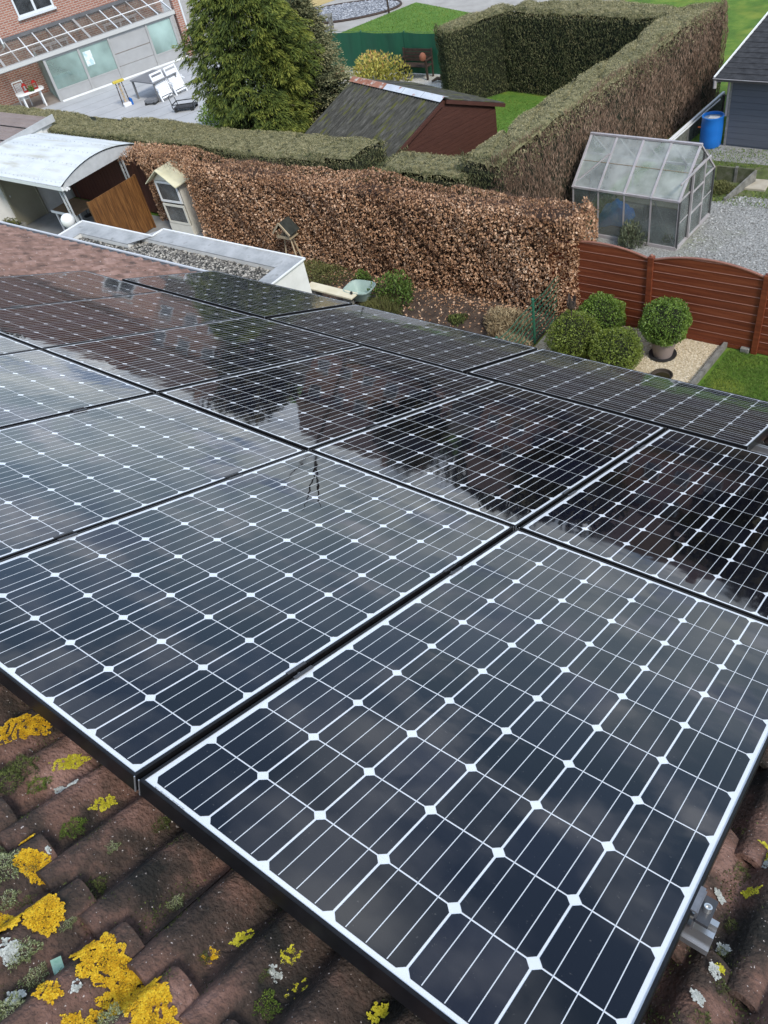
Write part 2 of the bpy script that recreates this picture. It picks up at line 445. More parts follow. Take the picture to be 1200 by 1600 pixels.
M_brick_near = brick_mat('house_brick', (0.30, 0.13, 0.09), (0.24, 0.10, 0.07), (0.42, 0.40, 0.36))
RM = Matrix.Translation((0, 0, ROOF0)) @ Matrix.Rotation(-SL, 4, 'X')
deck = MB().box(-13.0, 4.5, -1.9, 4.50, -0.24, -0.185).build('roof', M_deck, house)
deck.matrix_world = RM
MB().box(-12.8, 4.3, -4.5, 4.05, 0.0, 5.95).build('wall', M_brick_near, house)
TW, TE, WP = 0.284, 0.335, 0.142
TX0, TY0 = 0.175, -0.18
def wave(x):
    p = (x / WP) % 1.0
    if p < 0.36:
        q = p / 0.36
        return q * q * (3 - 2 * q)
    q = (p - 0.36) / 0.64
    return 0.5 + 0.5 * math.cos(PI * q ** 1.15)
def tile_n(x, y):
    j = math.floor((y - TY0) / TE)
    t = (y - TY0) / TE - j
    return -0.158 + 0.045 * wave(x - TX0 - WP / 2 * (j % 2)) + 0.012 * t
def tile_mesh(name, nx, ny, m):
    mb = MB()
    def fn(u, v):
        droop = -0.004 * max(0.0, (v / TE - 0.86) / 0.14) ** 2
        return (u, v, -0.158 + 0.045 * wave(u) + 0.012 * v / TE + droop + (0.002 if u > TW else 0.0))
    us = [TW * 1.06 * i / nx for i in range(nx + 1)]
    vs = [-0.05 + (TE + 0.05) * j / ny for j in range(ny + 1)]
    mb.sheet(fn, us, vs, (0, 0, -0.014))
    return mb.mesh(name, m, True)
tile_near = tile_mesh('tile', 24, 5, M_tile)
tile_far = tile_mesh('tile', 10, 1, M_tile_far)
hidden = MB()
for j in range(-6, 15):
    y = TY0 + j * TE
    if y > 4.40 or y < -1.9: continue
    for i in range(-43, 15):
        x = TX0 + i * TW + WP / 2 * (j % 2)
        near = (-1.6 < x < 0.75 and y < 0.16) or (0.55 < x < 1.8 and -0.3 < y < 1.7)
        far = (x < -4.2 and y > 2.4 and x > -10.2) and not (x > -4.9 and y < 4.0) and not (x > -5.3 and y < 2.9)
        if near or far:
            o = put('tile', tile_near if near else tile_far, deck, (x + random.uniform(-.004, .004), y + random.uniform(-.006, .006), random.uniform(-.002, .003)), (random.uniform(-.012, .012), random.uniform(-.01, .01), random.uniform(-.010, .010)))
        else:
            k = 8
            hidden.sheet(lambda u, v: (x + u, y + v, -0.158 + 0.045 * wave(u) + 0.012 * v / TE), [TW * q / k for q in range(k + 1)], [-0.02, TE])
stuff(hidden.build('tiles_under_the_panels', M_tile, deck, True))
# gutter along the eave and the verge board
mb = MB()
prof = [(0.0, 0.06), (-0.005, 0.0), (0.02, -0.06), (0.07, -0.085), (0.12, -0.06), (0.135, 0.02)]
def gut(u, v):
    q = prof[int(v)]
    p = roof(u, 4.52, -0.17)
    return (u, p.y + q[0], p.z - 0.05 + q[1])
mb.sheet(gut, [-13, -6, 0, 4.5], list(range(6)), (0, 0.004, 0.004))
mb.build('gutter', M_zinc, house)
MB().tube([(-13, roof(0, 4.52, -0.17).y + 0.14, roof(0, 4.52, -0.17).z - 0.02), (4.5, roof(0, 4.52, -0.17).y + 0.14, roof(0, 4.52, -0.17).z - 0.02)], 0.014, 8).build('gutter_rim', mat('zinc_bright', [(0.62, 0.63, 0.64)], rough=0.45, metal=0.3), house)

# ------------------------------------------------------------------ solar panels
M_cell = cells_mat()
M_white = mat('backsheet_white', [(0.66, 0.68, 0.69), (0.72, 0.74, 0.75)], scale=3, rough=0.5, coat=1.0, coatr=0.015)
M_bus = mat('busbar_silver', [(0.60, 0.62, 0.62)], rough=0.4, coat=1.0, coatr=0.015, metal=0.0)
M_frame = mat('black_anodised', [(0.006, 0.006, 0.007), (0.011, 0.011, 0.012)], scale=30, rough=0.32, metal=0.0, spec=0.22)
M_seam = mat('cut_aluminium', [(0.62, 0.63, 0.65)], rough=0.3, metal=0.8)
M_print = mat('serial_print', [(0.35, 0.36, 0.37), (0.66, 0.68, 0.69)], scale=220, rough=0.5, coat=1.0, stops=[0.46, 0.54])
# ripple of the glass: faint normal variation on everything behind it
for m_, sc in ((M_cell, 5.0), (M_white, 5.0), (M_bus, 5.0)):
    t = m_.node_tree; b = t.nodes['Principled BSDF']
    g = t.nodes.new('ShaderNodeNewGeometry'); nz = t.nodes.new('ShaderNodeTexNoise'); nz.inputs['Scale'].default_value = 7.0; nz.inputs['Detail'].default_value = 2
    t.links.new(g.outputs['Position'], nz.inputs['Vector'])
    bp = t.nodes.new('ShaderNodeBump'); bp.inputs['Strength'].default_value = 0.045; bp.inputs['Distance'].default_value = 0.010
    t.links.new(nz.outputs['Fac'], bp.inputs['Height']); t.links.new(bp.outputs[0], b.inputs['Coat Normal'])
CP = 0.158
def cell_mesh(px, py, gx, gy, ch=0.0145):
    x0, x1, y0, y1 = gx, px - gx, gy, py - gy
    p = [(x0 + ch, y0), (x1 - ch, y0), (x1, y0 + ch), (x1, y1 - ch), (x1 - ch, y1), (x0 + ch, y1), (x0, y1 - ch), (x0, y0 + ch)]
    # slightly bowed chamfers
    mb = MB(); mb.prism(p, 0, 0.0003)
    return mb.mesh('cell', M_cell)
cell_p = cell_mesh(CP, CP, 0.0025, 0.0018, 0.0120)
cell_l = cell_mesh(CP, CP, 0.0018, 0.0025, 0.0120)
def ring(x0, x1, y0, y1, w, z0, z1):
    mb = MB()
    c = 0.0016
    o = [(x0, y0), (x1, y0), (x1, y1), (x0, y1)]
    i = [(x0 + w, y0 + w), (x1 - w, y0 + w), (x1 - w, y1 - w), (x0 + w, y1 - w)]
    o2 = [(x0 + c, y0 + c), (x1 - c, y0 + c), (x1 - c, y1 - c), (x0 + c, y1 - c)]
    vs = [(*p, z0) for p in o] + [(*p, z1 - c) for p in o] + [(*p, z1) for p in o2] + [(*p, z1) for p in i] + [(*p, z1 - 0.0021) for p in i] + [(*p, z0) for p in i]
    fs = []
    for k in range(5):
        for a in range(4):
            b = (a + 1) % 4
            fs.append((k * 4 + a, k * 4 + b, (k + 1) * 4 + b, (k + 1) * 4 + a))
    for a in range(4):
        b = (a + 1) % 4
        fs.append((20 + a, 20 + b, b, a))
    return mb.add(vs, fs)
def panel_meshes(nx, ny, land):
    lx, ly = nx * CP, ny * CP
    ex = 0.0115
    x0, x1, y0, y1 = -ex - .0065, lx + ex - .001 + .0065, -ex - .0065, ly + ex - .001 + .0065
    fr = ring(x0, x1, y0, y1, 0.0072, -0.040, 0.0022).mesh('frame', M_frame)
    bs = MB().box(x0 + .006, x1 - .006, y0 + .006, y1 - .006, -0.006, -0.0008).mesh('backsheet', M_white)
    cap = []
    for cx, cy in ((x0, y0), (x1, y0), (x0, y1), (x1, y1)):
        cap.append(MB().box(cx - .0012, cx + .0012, cy - .0012, cy + .0012, -0.040, 0.0012).mesh('corner_seam', M_seam))
    bb = []
    for k in range(6):
        for q in (0.22, 0.5, 0.78):
            c = (k + q) * CP
            w = 0.0009
            bb.append((MB().box(0.004, lx - .004, c - w, c + w, -0.0007, 0.00012) if land else MB().box(c - w, c + w, 0.004, ly - .004, -0.0007, 0.00012)).mesh('busbar', M_bus))
    holes = MB()
    return fr, bs, cap, bb, (x0, x1, y0, y1)
PM_P = panel_meshes(6, 10, False)
PM_L = panel_meshes(10, 6, True)
def panel(label, x, y, land, grp):
    t = thing('solar_panel', label, 'solar panel', roof(x, y, 0), 0, grp)
    t.rotation_euler = (-SL + math.radians(random.uniform(-.16, .16)), math.radians(random.uniform(-.16, .16)), 0)
    fr, bs, cap, bb, ext = PM_L if land else PM_P
    put('frame', fr, t); put('backsheet', bs, t)
    for c in cap: put('corner_seam', c, t)
    nx, ny = (10, 6) if land else (6, 10)
    for i in range(nx):
        for j in range(ny):
            put('cell', cell_l if land else cell_p, t, (i * CP, j * CP, -0.0004))
    for b in bb: put('busbar', b, t)
    return t
ordn = ['rightmost', 'second from right', 'third from right', 'fourth from right', 'fifth from right', 'leftmost']
near_lbl = ['nearest upright solar panel at the bottom right corner of the array', 'upright solar panel in the nearest row, left of the nearest one', 'third upright solar panel from the right in the row nearest the camera', 'fourth upright solar panel from the right in the row nearest the camera', 'upright solar panel sliver at the left photo edge in the nearest row']
for c in range(5):
    p = panel(near_lbl[c], -c * 0.9968 - 0.001, 0.0, False, 'upright solar panels in the nearest row')
    MB().box(0.02, 0.11, -0.0088, -0.0062, -0.0006, 0.0004).build('serial_print', M_print, p)
mid_lbl = ['upright solar panel at the right photo edge in the middle row', 'second upright solar panel from the right in the middle row', 'third upright solar panel from the right in the middle row', 'fourth upright solar panel from the right in the middle row', 'fifth upright solar panel from the right in the middle row', 'leftmost upright solar panel of the middle row, next to bare tiles']
for c in range(6):
    panel(mid_lbl[c], -c * 0.9968 - 0.001, 1.634, False, 'upright solar panels in the middle row')
for lb, x in (('sideways solar panel at the right end of the eave row', -1.2334), ('middle sideways solar panel of the eave row', -2.8814), ('sideways solar panel at the left end of the eave row by the flat roof', -4.5294)):
    panel(lb, x, 3.283, True, 'sideways solar panels along the eave')
# rails and clamps
M_alu = mat('mill_aluminium', [(0.45, 0.45, 0.45), (0.56, 0.56, 0.56)], scale=20, rough=0.35, metal=0.85)
def rail(y, x0, x1, label):
    t = thing('mounting_rail', label, 'rail', roof(0, y, 0), 0, 'rails under the solar panels')
    t.rotation_euler = (-SL, 0, 0)
    mb = MB()
    # two upper lips with a slot between, side flutes, end face shows the hollow profile
    mb.box(x0, x1, -0.022, -0.008, -0.050, -0.0425).box(x0, x1, 0.008, 0.022, -0.050, -0.0425)
    mb.box(x0, x1, -0.022, -0.017, -0.090, -0.050).box(x0, x1, 0.017, 0.022, -0.090, -0.050)
    mb.box(x0, x1, -0.017, 0.017, -0.090, -0.085).box(x0, x1, -0.017, 0.017, -0.066, -0.062)
    mb.box(x0, x1, -0.028, -0.022, -0.078, -0.072).box(x0, x1, 0.022, 0.028, -0.078, -0.072)
    mb.build('rail_profile', M_alu, t)
    return t
XE = 0.968
RY = [(0.468, -4.2, 1.012, 'aluminium rail poking out beside the nearest panel'), (1.18, -4.2, 0.99, 'aluminium rail under the far half of the nearest panels'), (2.05, -5.2, 0.99, 'aluminium rail under the near half of the middle row'), (2.83, -5.2, 0.99, 'aluminium rail under the far half of the middle row'), (3.50, -4.7, 0.50, 'aluminium rail under the near half of the eave row'), (4.02, -4.7, 0.50, 'aluminium rail under the far half of the eave row')]
for a in RY: rail(*a)
M_clamp = mat('clamp_black', [(0.035, 0.035, 0.038), (0.05, 0.05, 0.054)], scale=40, rough=0.45, spec=0.5)
M_clamp_grey = mat('clamp_grey', [(0.16, 0.16, 0.17), (0.22, 0.22, 0.23)], scale=40, rough=0.4, metal=0.5)
M_bolt = mat('bolt_steel', [(0.62, 0.62, 0.60)], rough=0.3, metal=0.9)
def clamp(x, y, label, end):
    t = thing('end_clamp' if end else 'mid_clamp', label, 'clamp', roof(x, y, 0), 0, 'clamps holding the solar panels')
    t.rotation_euler = (-SL, 0, 0)
    if end:
        MB().box(-0.006, 0.004, -0.032, 0.032, 0.0024, 0.0060).build('lip', M_clamp_grey, t)
        MB().box(0.003, 0.007, -0.030, 0.030, -0.042, 0.0024).build('web', M_clamp_grey, t)
        MB().box(0.0075, 0.030, -0.034, 0.034, -0.016, -0.010).build('foot', M_clamp, t)
        MB().lathe([(0.0075, -0.010), (0.0075, 0.001), (0.0045, 0.001), (0.0045, -0.004)], 14, (0.018, 0, 0)).build('bolt', M_bolt, t)
    else:
        MB().box(-0.017, -0.0075, -0.033, 0.033, 0.0024, 0.0055).box(0.0075, 0.017, -0.033, 0.033, 0.0024, 0.0055).build('lip', M_clamp, t)
        MB().box(-0.0075, 0.0075, -0.033, 0.033, -0.018, -0.013).build('foot', M_clamp, t)
        MB().lathe([(0.006, -0.013), (0.006, -0.006)], 12).build('bolt', M_bolt, t)
    return t
clamp(XE, 0.468, 'end clamp with hex bolt on the protruding rail', True)
rown = {0.468: 'near rail of the nearest row', 1.18: 'far rail of the nearest row', 2.05: 'near rail of the middle row', 2.83: 'far rail of the middle row'}
gapn = ['first', 'second', 'third', 'fourth', 'fifth']
for y, nm in rown.items():
    for c in range(4 if y < 1.5 else 5):
        clamp(-c * 0.9968 - 0.0245, y, 'mid clamp in the %s panel gap from the right, %s' % (gapn[c], nm), False)

# ------------------------------------------------------------------ lichen, moss and a clip on the tiles
M_lichen = mat('yellow_lichen', [(0.16, 0.12, 0.006), (0.46, 0.23, 0.004), (0.62, 0.36, 0.006), (0.70, 0.48, 0.03)], attr='tint', rough=0.9)
M_lichen_g = mat('greenish_lichen', [(0.30, 0.26, 0.012), (0.50, 0.44, 0.02), (0.62, 0.56, 0.05)], attr='tint', rough=0.9)
M_lichen_w = mat('pale_lichen', [(0.34, 0.35, 0.30), (0.56, 0.57, 0.52)], attr='tint', rough=0.95)
M_moss = mat('moss', [(0.018, 0.022, 0.007), (0.055, 0.070, 0.014), (0.14, 0.165, 0.045)], attr='tint', rough=0.95)
M_moss_green = mat('moss_green', [(0.03, 0.05, 0.008), (0.08, 0.13, 0.015), (0.16, 0.22, 0.03)], attr='tint', rough=0.95)
M_moss_pale = mat('pale_moss', [(0.06, 0.075, 0.02), (0.20, 0.23, 0.09), (0.40, 0.43, 0.27)], attr='tint', rough=0.95)
def crust(name, label, cat, x, y, rx, ry, rot, m, grp, cell=0.0032, thr=0.0, seed=0, lift=0.0042, holes=0.28):
    """lobed lichen thallus: many tiny tilted scales that follow the tile surface"""
    n = int(4.6 * rx * ry / cell ** 2)
    ang = rng.uniform(0, 2 * PI, n); rr = np.sqrt(rng.uniform(0, 1, n))
    eg = 0.35 if holes < .12 else 1.0
    edge = 1 + eg * 0.16 * np.sin(ang * 5 + seed) + eg * 0.11 * np.sin(ang * 11 + seed * 2.3) + 0.06 * np.sin(ang * 19 + seed * 5.1)
    px = rr * np.cos(ang) * rx * edge; py = rr * np.sin(ang) * ry * edge
    c, s = math.cos(rot), math.sin(rot)
    X, Y = x + c * px - s * py, y + s * px + c * py
    hole = np.sin(X * 190 + seed + 2 * np.sin(Y * 130)) * np.sin(Y * 170 + 3 * np.sin(X * 110 + seed))
    keep = hole > -1 + holes * 2 * rng.uniform(0.6, 1.2, n) * (0.6 + 0.8 * (1 - rr) * thr + 0.2)
    X, Y, rr = X[keep], Y[keep], rr[keep]
    Z = np.array([tile_n(a, b) for a, b in zip(X, Y)]) + lift + rng.uniform(0, 0.0012, len(X)) + 0.001 * np.sin(X * 260 + seed) * np.sin(Y * 240)
    k = len(X)
    A = rng.uniform(0, 2 * PI, k); sz = cell * rng.uniform(0.8, 1.7, k)
    d1 = np.stack([np.cos(A), np.sin(A), rng.normal(0, .18, k)], 1) * sz[:, None]
    d2 = np.stack([-np.sin(A), np.cos(A), rng.normal(0, .18, k)], 1) * sz[:, None]
    Pl = np.stack([X, Y, Z], 1)
    Q = np.stack([Pl - d1, Pl - d2 * .8, Pl + d1, Pl + d2 * .8], 1)
    Wd = np.stack([Q[..., 0], Q[..., 1] * CS + Q[..., 2] * SN, ROOF0 - Q[..., 1] * SN + Q[..., 2] * CS], -1)
    o = quads(name, Wd, np.clip(rng.normal(0.56, 0.24, k) + 0.25 * (rr - .6) + 0.16 * np.sin(X * 150 + 2 * np.sin(Y * 120)), 0, 1), m)
    return tag(o, label, cat, grp)
def cushion(label, x, y, r, m, grp, h=0.6, n=900):
    r = r * 1.22
    d = unit(rng.normal(0, 1, (n, 3))); d[:, 2] = np.abs(d[:, 2])
    base = np.array([x, y, tile_n(x, y) - 0.006])
    lump = 1 + 0.18 * np.sin(d[:, 0] * 7 + x * 90) + 0.15 * np.sin(d[:, 1] * 8 + y * 70)
    Pl = base + d * np.stack([r * lump, r * lump, r * h * lump], 1) * rng.uniform(0.75, 1.02, n)[:, None]
    Q = leaves(Pl, d, rng.uniform(0.10, 0.2, n) * max(r, .012), 0.3, 0.5)
    Wd = np.stack([Q[..., 0], Q[..., 1] * CS + Q[..., 2] * SN, ROOF0 - Q[..., 1] * SN + Q[..., 2] * CS], -1)
    o = quads('moss_cushion', Wd, np.clip(0.25 + 0.5 * d[:, 2] + rng.normal(0, .2, n), 0, 1), m)
    return tag(o, label, 'moss', grp)
LG = 'yellow lichen patches on the roof tiles'
for l, x, y, rx, ry, rot, th, ho, sd in (
    ('round orange lichen disc cut by the left photo edge', -0.020, -0.318, .036, .028, 0, 0, .07, 1),
    ('oval bright orange lichen disc above the round ones', -0.083, -0.217, .040, .025, .5, 0, .07, 2),
    ('round orange lichen disc left of the green tile clip', 0.028, -0.269, .035, .034, 0, 0, .07, 3),
    ('tiny orange lichen patch above the oval disc', -0.152, -0.196, .017, .010, .6, 0, .1, 4),
    ('large ragged orange lichen crust right of the green clip', 0.190, -0.250, .062, .036, .35, .5, .24, 5),
    ('orange lichen crust in the middle of the biggest group', 0.262, -0.250, .062, .040, .1, .5, .22, 6),
    ('orange lichen crust trailing to the bottom photo edge', 0.335, -0.262, .056, .040, -.3, .5, .24, 9),
    ('small orange lichen patch below the green tile clip', 0.164, -0.344, .022, .017, .4, .3, .28, 7),
    ('small orange lichen patch cut by the bottom photo edge', 0.223, -0.339, .020, .015, .9, .3, .3, 8),
    ('small orange lichen patch next to the bottom ragged crust', 0.236, -0.308, .014, .011, .9, .3, .3, 10)):
    crust('lichen_patch', l, 'lichen', x, y, rx, ry, rot, M_lichen, LG, seed=sd, thr=th, holes=ho, cell=.0014)
for i, (x, y, rx, ry, l) in enumerate([(-0.455, -0.028, .075, .026, 'long yellow lichen streak at the left edge under the panels'), (-0.288, -0.010, .040, .012, 'narrow yellow-green lichen streak near the panel corner'), (-0.137, -0.029, .028, .011, 'yellow-green lichen streak below the panel corner gap'), (0.313, -0.048, .022, .010, 'yellow-green lichen tuft on the tile right of the big crusts'), (0.299, -0.111, .016, .010, 'small golden lichen tuft in a tile valley'), (0.415, -0.029, .020, .011, 'upper yellow lichen tuft below the near panel edge'), (0.458, -0.055, .024, .012, 'lower yellow lichen tuft below the near panel edge'), (0.593, 0.005, .020, .012, 'yellow lichen tuft closest to the bottom photo edge')]):
    crust('lichen_streak', l, 'lichen', x, y, rx, ry, 1.3, M_lichen if i in (0, 4) else M_lichen_g, 'yellow-green lichen streaks', seed=i * 1.9, holes=.34, lift=.003, cell=.0014)
MG = 'moss cushions on the roof tiles'
ML = [(-0.123, -0.268, .030, 1, 'pale fluffy moss cushion at the left photo edge by the oval lichen'), (-0.180, -0.232, .026, 1, 'pale fluffy moss cushion topmost at the left photo edge'), (-0.075, -0.290, .024, 1, 'pale moss cushion just above the left edge orange disc'), (-0.045, -0.262, .020, 0, 'dark green moss between the oval and the round discs'), (-0.291, -0.092, .024, 2, 'bright green moss cushion in a valley near the left edge'), (-0.334, -0.092, .026, 0, 'dark moss cushion left of the bright green one'), (-0.328, -0.141, .030, 0, 'dark moss cushion at the left edge under the yellow streak'), (-0.14, -0.107, .026, 2, 'green moss cushion in the valley below the pale dots'), (-0.021, -0.091, .014, 1, 'small grey-green moss dome below the panel corner'), (0.158, -0.079, .016, 1, 'round grey-green moss dome beside the near panel'), (0.053, -0.328, .024, 1, 'pale moss cushion left of the green tile clip'), (0.090, -0.330, .020, 1, 'pale green moss below the orange disc'), (0.012, -0.164, .024, 0, 'dark moss at the foot of the brown tile end'), (0.060, -0.246, .013, 1, 'tiny pale moss right of the round orange disc'), (0.429, -0.112, .024, 2, 'green moss cushion near the lower yellow tuft'), (0.279, -0.300, .022, 1, 'pale green moss under the ragged orange crusts'), (-0.004, 0.017, .020, 0, 'dark moss tucked under the panel corner'), (0.132, -0.392, .022, 1, 'pale moss at the bottom left photo corner'), (-0.095, -0.233, .010, 1, 'tiny moss ball under the oval disc'), (0.285, -0.125, .014, 0, 'dark moss beside the small golden tuft'), (0.40, -0.085, .014, 0, 'dark moss left of the lower yellow tuft'), (0.36, -0.31, .014, 1, 'small pale moss right of the bottom crust')]
for x, y, r, p_, l in ML:
    cushion(l, x, y, r, (M_moss, M_moss_pale, M_moss_green)[p_], MG, n=1500)
for i, (x, y, rx, l) in enumerate([(0.045, -0.345, .020, 'pale grey lichen rosette at the left photo edge'), (0.105, -0.372, .016, 'pale grey lichen rosette below the clip'), (-0.25, -0.063, .011, 'small pale lichen dot on a crest'), (-0.215, -0.052, .013, 'pale lichen star next to a dot on the crest'), (0.417, -0.069, .013, 'pinkish pale lichen beside yellow tufts'), (0.187, -0.308, .009, 'tiny pale lichen under the clip'), (-0.092, -0.183, .007, 'white lichen speck right of the tiny orange patch')]):
    crust('pale_lichen', l, 'lichen', x, y, rx, rx * .8, i, M_lichen_w, 'pale lichens on the roof tiles', seed=i * 3.1, holes=.25, cell=.0018)
for i, (x, y, r, k, l) in enumerate([(1.037, 0.816, .022, 'y', 'yellow lichen tuft at the right photo edge'), (1.042, 0.700, .016, 'y', 'yellow lichen tuft right of the end clamp'), (1.033, 0.537, .014, 'w', 'pale lichen flake right of the rail end'), (0.993, 0.640, .012, 'w', 'pale lichen flake close to the panel above the clamp'), (1.053, 0.790, .016, 'w', 'pale lichen flake beside the yellow edge tuft'), (1.033, 0.440, .013, 'w', 'pale lichen flake below the rail end'), (1.023, 0.368, .013, 'w', 'lowest pale lichen flake at the bottom right'), (1.040, 0.455, .010, 'y', 'tiny yellow lichen below the rail end')]):
    crust('lichen_flake', l, 'lichen', x, y, r, r * .8, i, M_lichen_g if k == 'y' else M_lichen_w, 'lichen flakes beside the rail end', seed=i * 2.7, holes=.3, cell=.0014)
for i, (x, y, r, l) in enumerate([(1.041, 0.60, .018, 'upper dark moss in the valley right of the clamp'), (1.045, 0.52, .018, 'middle dark moss in the valley right of the rail'), (1.046, 0.43, .016, 'lower dark moss in the valley right of the rail'), (1.039, 0.34, .020, 'dark moss at the bottom right photo corner'), (1.005, 0.742, .020, 'dark moss beside the panel above the clamp')]):
    cushion(l, x, y, r, M_moss, 'moss in the right hand tile valley')
# thin film of moss in the valleys
n = 170000
X = rng.uniform(-1.2, 1.4, n); Y = rng.uniform(-0.5, 0.9, n)
ok = ((Y < 0.06) & (X < 0.8)) | ((X > 0.93) & (Y > -0.2))
X, Y = X[ok], Y[ok]
ph = ((X - TX0 - WP / 2 * (np.floor((Y - TY0) / TE) % 2)) / WP) % 1.0; ph = np.minimum(ph, 1 - ph)
pat = np.sin(X * 23 + 3 * np.sin(Y * 17)) + np.sin(Y * 31 + 2 * np.sin(X * 29))
ok = (ph + rng.normal(0, .09, len(X)) < 0.075 + 0.14 * pat) 
X, Y = X[ok], Y[ok]
Z = np.array([tile_n(a, b) for a, b in zip(X, Y)]) + 0.001
Pl = np.stack([X, Y, Z], 1)
Q = leaves(Pl, np.tile([[0, 0, 1.0]], (len(X), 1)), rng.uniform(.003, .008, len(X)), 0.4, 0.7)
Wd = np.stack([Q[..., 0], Q[..., 1] * CS + Q[..., 2] * SN, ROOF0 - Q[..., 1] * SN + Q[..., 2] * CS], -1)
o = quads('moss_film', Wd, rng.uniform(0, .8, len(X)), M_moss)
stuff(tag(o, 'thin dark moss growing in the valleys of the roof tiles', 'moss'))
t = thing('tile_clip', 'bent green copper clip on a tile edge at the bottom left', 'clip', roof(0.118, -0.300, tile_n(0.118, -0.30) + 0.004))
t.rotation_euler = (-SL, 0, -0.35)
M_clip = mat('verdigris', [(0.16, 0.30, 0.22), (0.28, 0.42, 0.33)], scale=80, rough=0.7)
MB().box(-0.018, 0.018, -0.009, 0.009, 0.0, 0.0016).build('strap', M_clip, t)
MB().box(0.0182, 0.0198, -0.009, 0.009, -0.024, 0.0016).build('bent_end', M_clip, t)

# ------------------------------------------------------------------ hedges
M_beech = mat('beech_leaves', [(0.14, 0.066, 0.034), (0.38, 0.202, 0.104), (0.60, 0.365, 0.212), (0.78, 0.58, 0.41)], attr='tint', rough=0.55, spec=0.5, sub=0.15)
M_twig = mat('twigs_dark', [(0.022, 0.016, 0.012), (0.05, 0.035, 0.026)], scale=8, rough=0.95)
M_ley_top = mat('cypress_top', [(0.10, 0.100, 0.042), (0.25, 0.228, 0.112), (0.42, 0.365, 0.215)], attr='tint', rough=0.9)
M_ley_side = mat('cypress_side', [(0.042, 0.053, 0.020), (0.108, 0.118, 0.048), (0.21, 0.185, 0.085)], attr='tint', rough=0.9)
M_ley_dead = mat('cypress_dead', [(0.09, 0.055, 0.036), (0.24, 0.152, 0.102), (0.44, 0.31, 0.22)], attr='tint', rough=0.95)
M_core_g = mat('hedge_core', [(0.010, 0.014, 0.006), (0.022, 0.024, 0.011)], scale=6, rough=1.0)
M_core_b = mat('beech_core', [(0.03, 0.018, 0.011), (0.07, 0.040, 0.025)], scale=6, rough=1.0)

def face_pts(dim, face, dens, round_=0.0):
    L, Wd, H = dim
    ar = {'F': L * H, 'B': L * H, 'L': Wd * H, 'R': Wd * H, 'T': L * Wd}[face]
    n = int(ar * dens)
    a, b = rng.uniform(0, 1, n), rng.uniform(0, 1, n)
    z = np.zeros(n); o = np.ones(n)
    if face == 'F': P, N = np.stack([a * L, z, b * H], 1), (0, -1, 0)
    if face == 'B': P, N = np.stack([a * L, z + Wd, b * H], 1), (0, 1, 0)
    if face == 'L': P, N = np.stack([z, a * Wd, b * H], 1), (-1, 0, 0)
    if face == 'R': P, N = np.stack([z + L, a * Wd, b * H], 1), (1, 0, 0)
    if face == 'T': P, N = np.stack([a * L, b * Wd, z + H], 1), (0, 0, 1)
    return P, np.tile([N], (n, 1)).astype(float)
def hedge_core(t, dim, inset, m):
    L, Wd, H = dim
    MB().bbox(inset, L - inset, inset, Wd - inset, 0.0, H - inset, 0.03).build('dark_core', m, t)  # solid filler; the shade between the leaves is put into its dark colour
def top_profile(P, dim, fn):
    if fn is None: return P
    P = P.copy(); s = fn(P[:, 0]); P[:, 2] = P[:, 2] * s
    return P
def hedge_leaf_part(t, name, dim, faces, dens, size, ratio, m, up=0.0, jit=0.8, amp=0.05, ws=1.2, seed=0.0, depth=0.06, tshift=0.0, prof=None, cracks=0.0, taper=0.0, recess=None, nout=0.5, zmin=0.0):
    Ps, Ns = [], []
    for f in faces:
        p, n = face_pts(dim, f, dens); Ps.append(p); Ns.append(n)
    P = np.concatenate(Ps); N = np.concatenate(Ns)
    P = top_profile(P, dim, prof)
    # soft shoulders: pull points near the top edges inward
    if cracks:
        cr = np.sin(P[:, 0] * 2.1 + seed + 2.2 * np.sin(P[:, 1] * 2.7 + seed)) * np.sin(P[:, 1] * 3.7 + 1.8 * np.sin(P[:, 0] * 1.6 + seed) + P[:, 2] * 1.5)
        k = (np.abs(cr) > cracks * rng.uniform(.3, 1.2, len(P))) | (N[:, 2] < .5)
        P, N = P[k], N[k]
    d = wob(P, ws, amp, seed) + wob(P, ws * 4.1, amp * .45, seed + 3)
    P = P + N * (d - rng.uniform(0, 1, len(P)) ** 2 * depth)[:, None]
    e = dim[2] * 0.985
    near = np.clip((P[:, 2] - (dim[2] - 0.24)) / 0.24, 0, 1) * (N[:, 2] < .5)
    P = P - N * (near ** 2 * 0.15)[:, None]
    # round the shoulders of the top and the upright corners
    ex = np.minimum(P[:, 0], dim[0] - P[:, 0]); ey = np.minimum(P[:, 1], dim[1] - P[:, 1])
    up_ = N[:, 2] > .5
    P[:, 2] -= up_ * (np.clip(1 - np.minimum(ex, ey) / .30, 0, 1) ** 2) * .20
    P -= N * ((~up_) * (np.abs(N[:, 1]) > .5) * np.clip(1 - ex / .22, 0, 1) ** 2 * .14)[:, None]
    P -= N * ((~up_) * (np.abs(N[:, 0]) > .5) * np.clip(1 - ey / .22, 0, 1) ** 2 * .14)[:, None]
    if zmin:
        kk = P[:, 2] > dim[2] * (1 - zmin * rng.uniform(0, 1, len(P)) ** 1.5)
        P, N = P[kk], N[kk]
    if recess:
        P[:, 1] += recess(P[:, 0]) * (N[:, 1] < -.5)
    if taper:
        P[:, 1] = P[:, 1] + taper * (P[:, 2] / dim[2])
    D = N * nout + np.array([0, 0, up])
    Q = leaves(P, D, rng.uniform(size[0], size[1], len(P)), ratio, jit)
    big = wob(P, 0.9, 0.34, seed + 9) + wob(P, 3.3, .24, seed)
    tn = np.clip(rng.beta(2, 2.2, len(P)) + big * 0.5 + tshift, 0, 1)
    return quads(name, Q, tn, m, t)

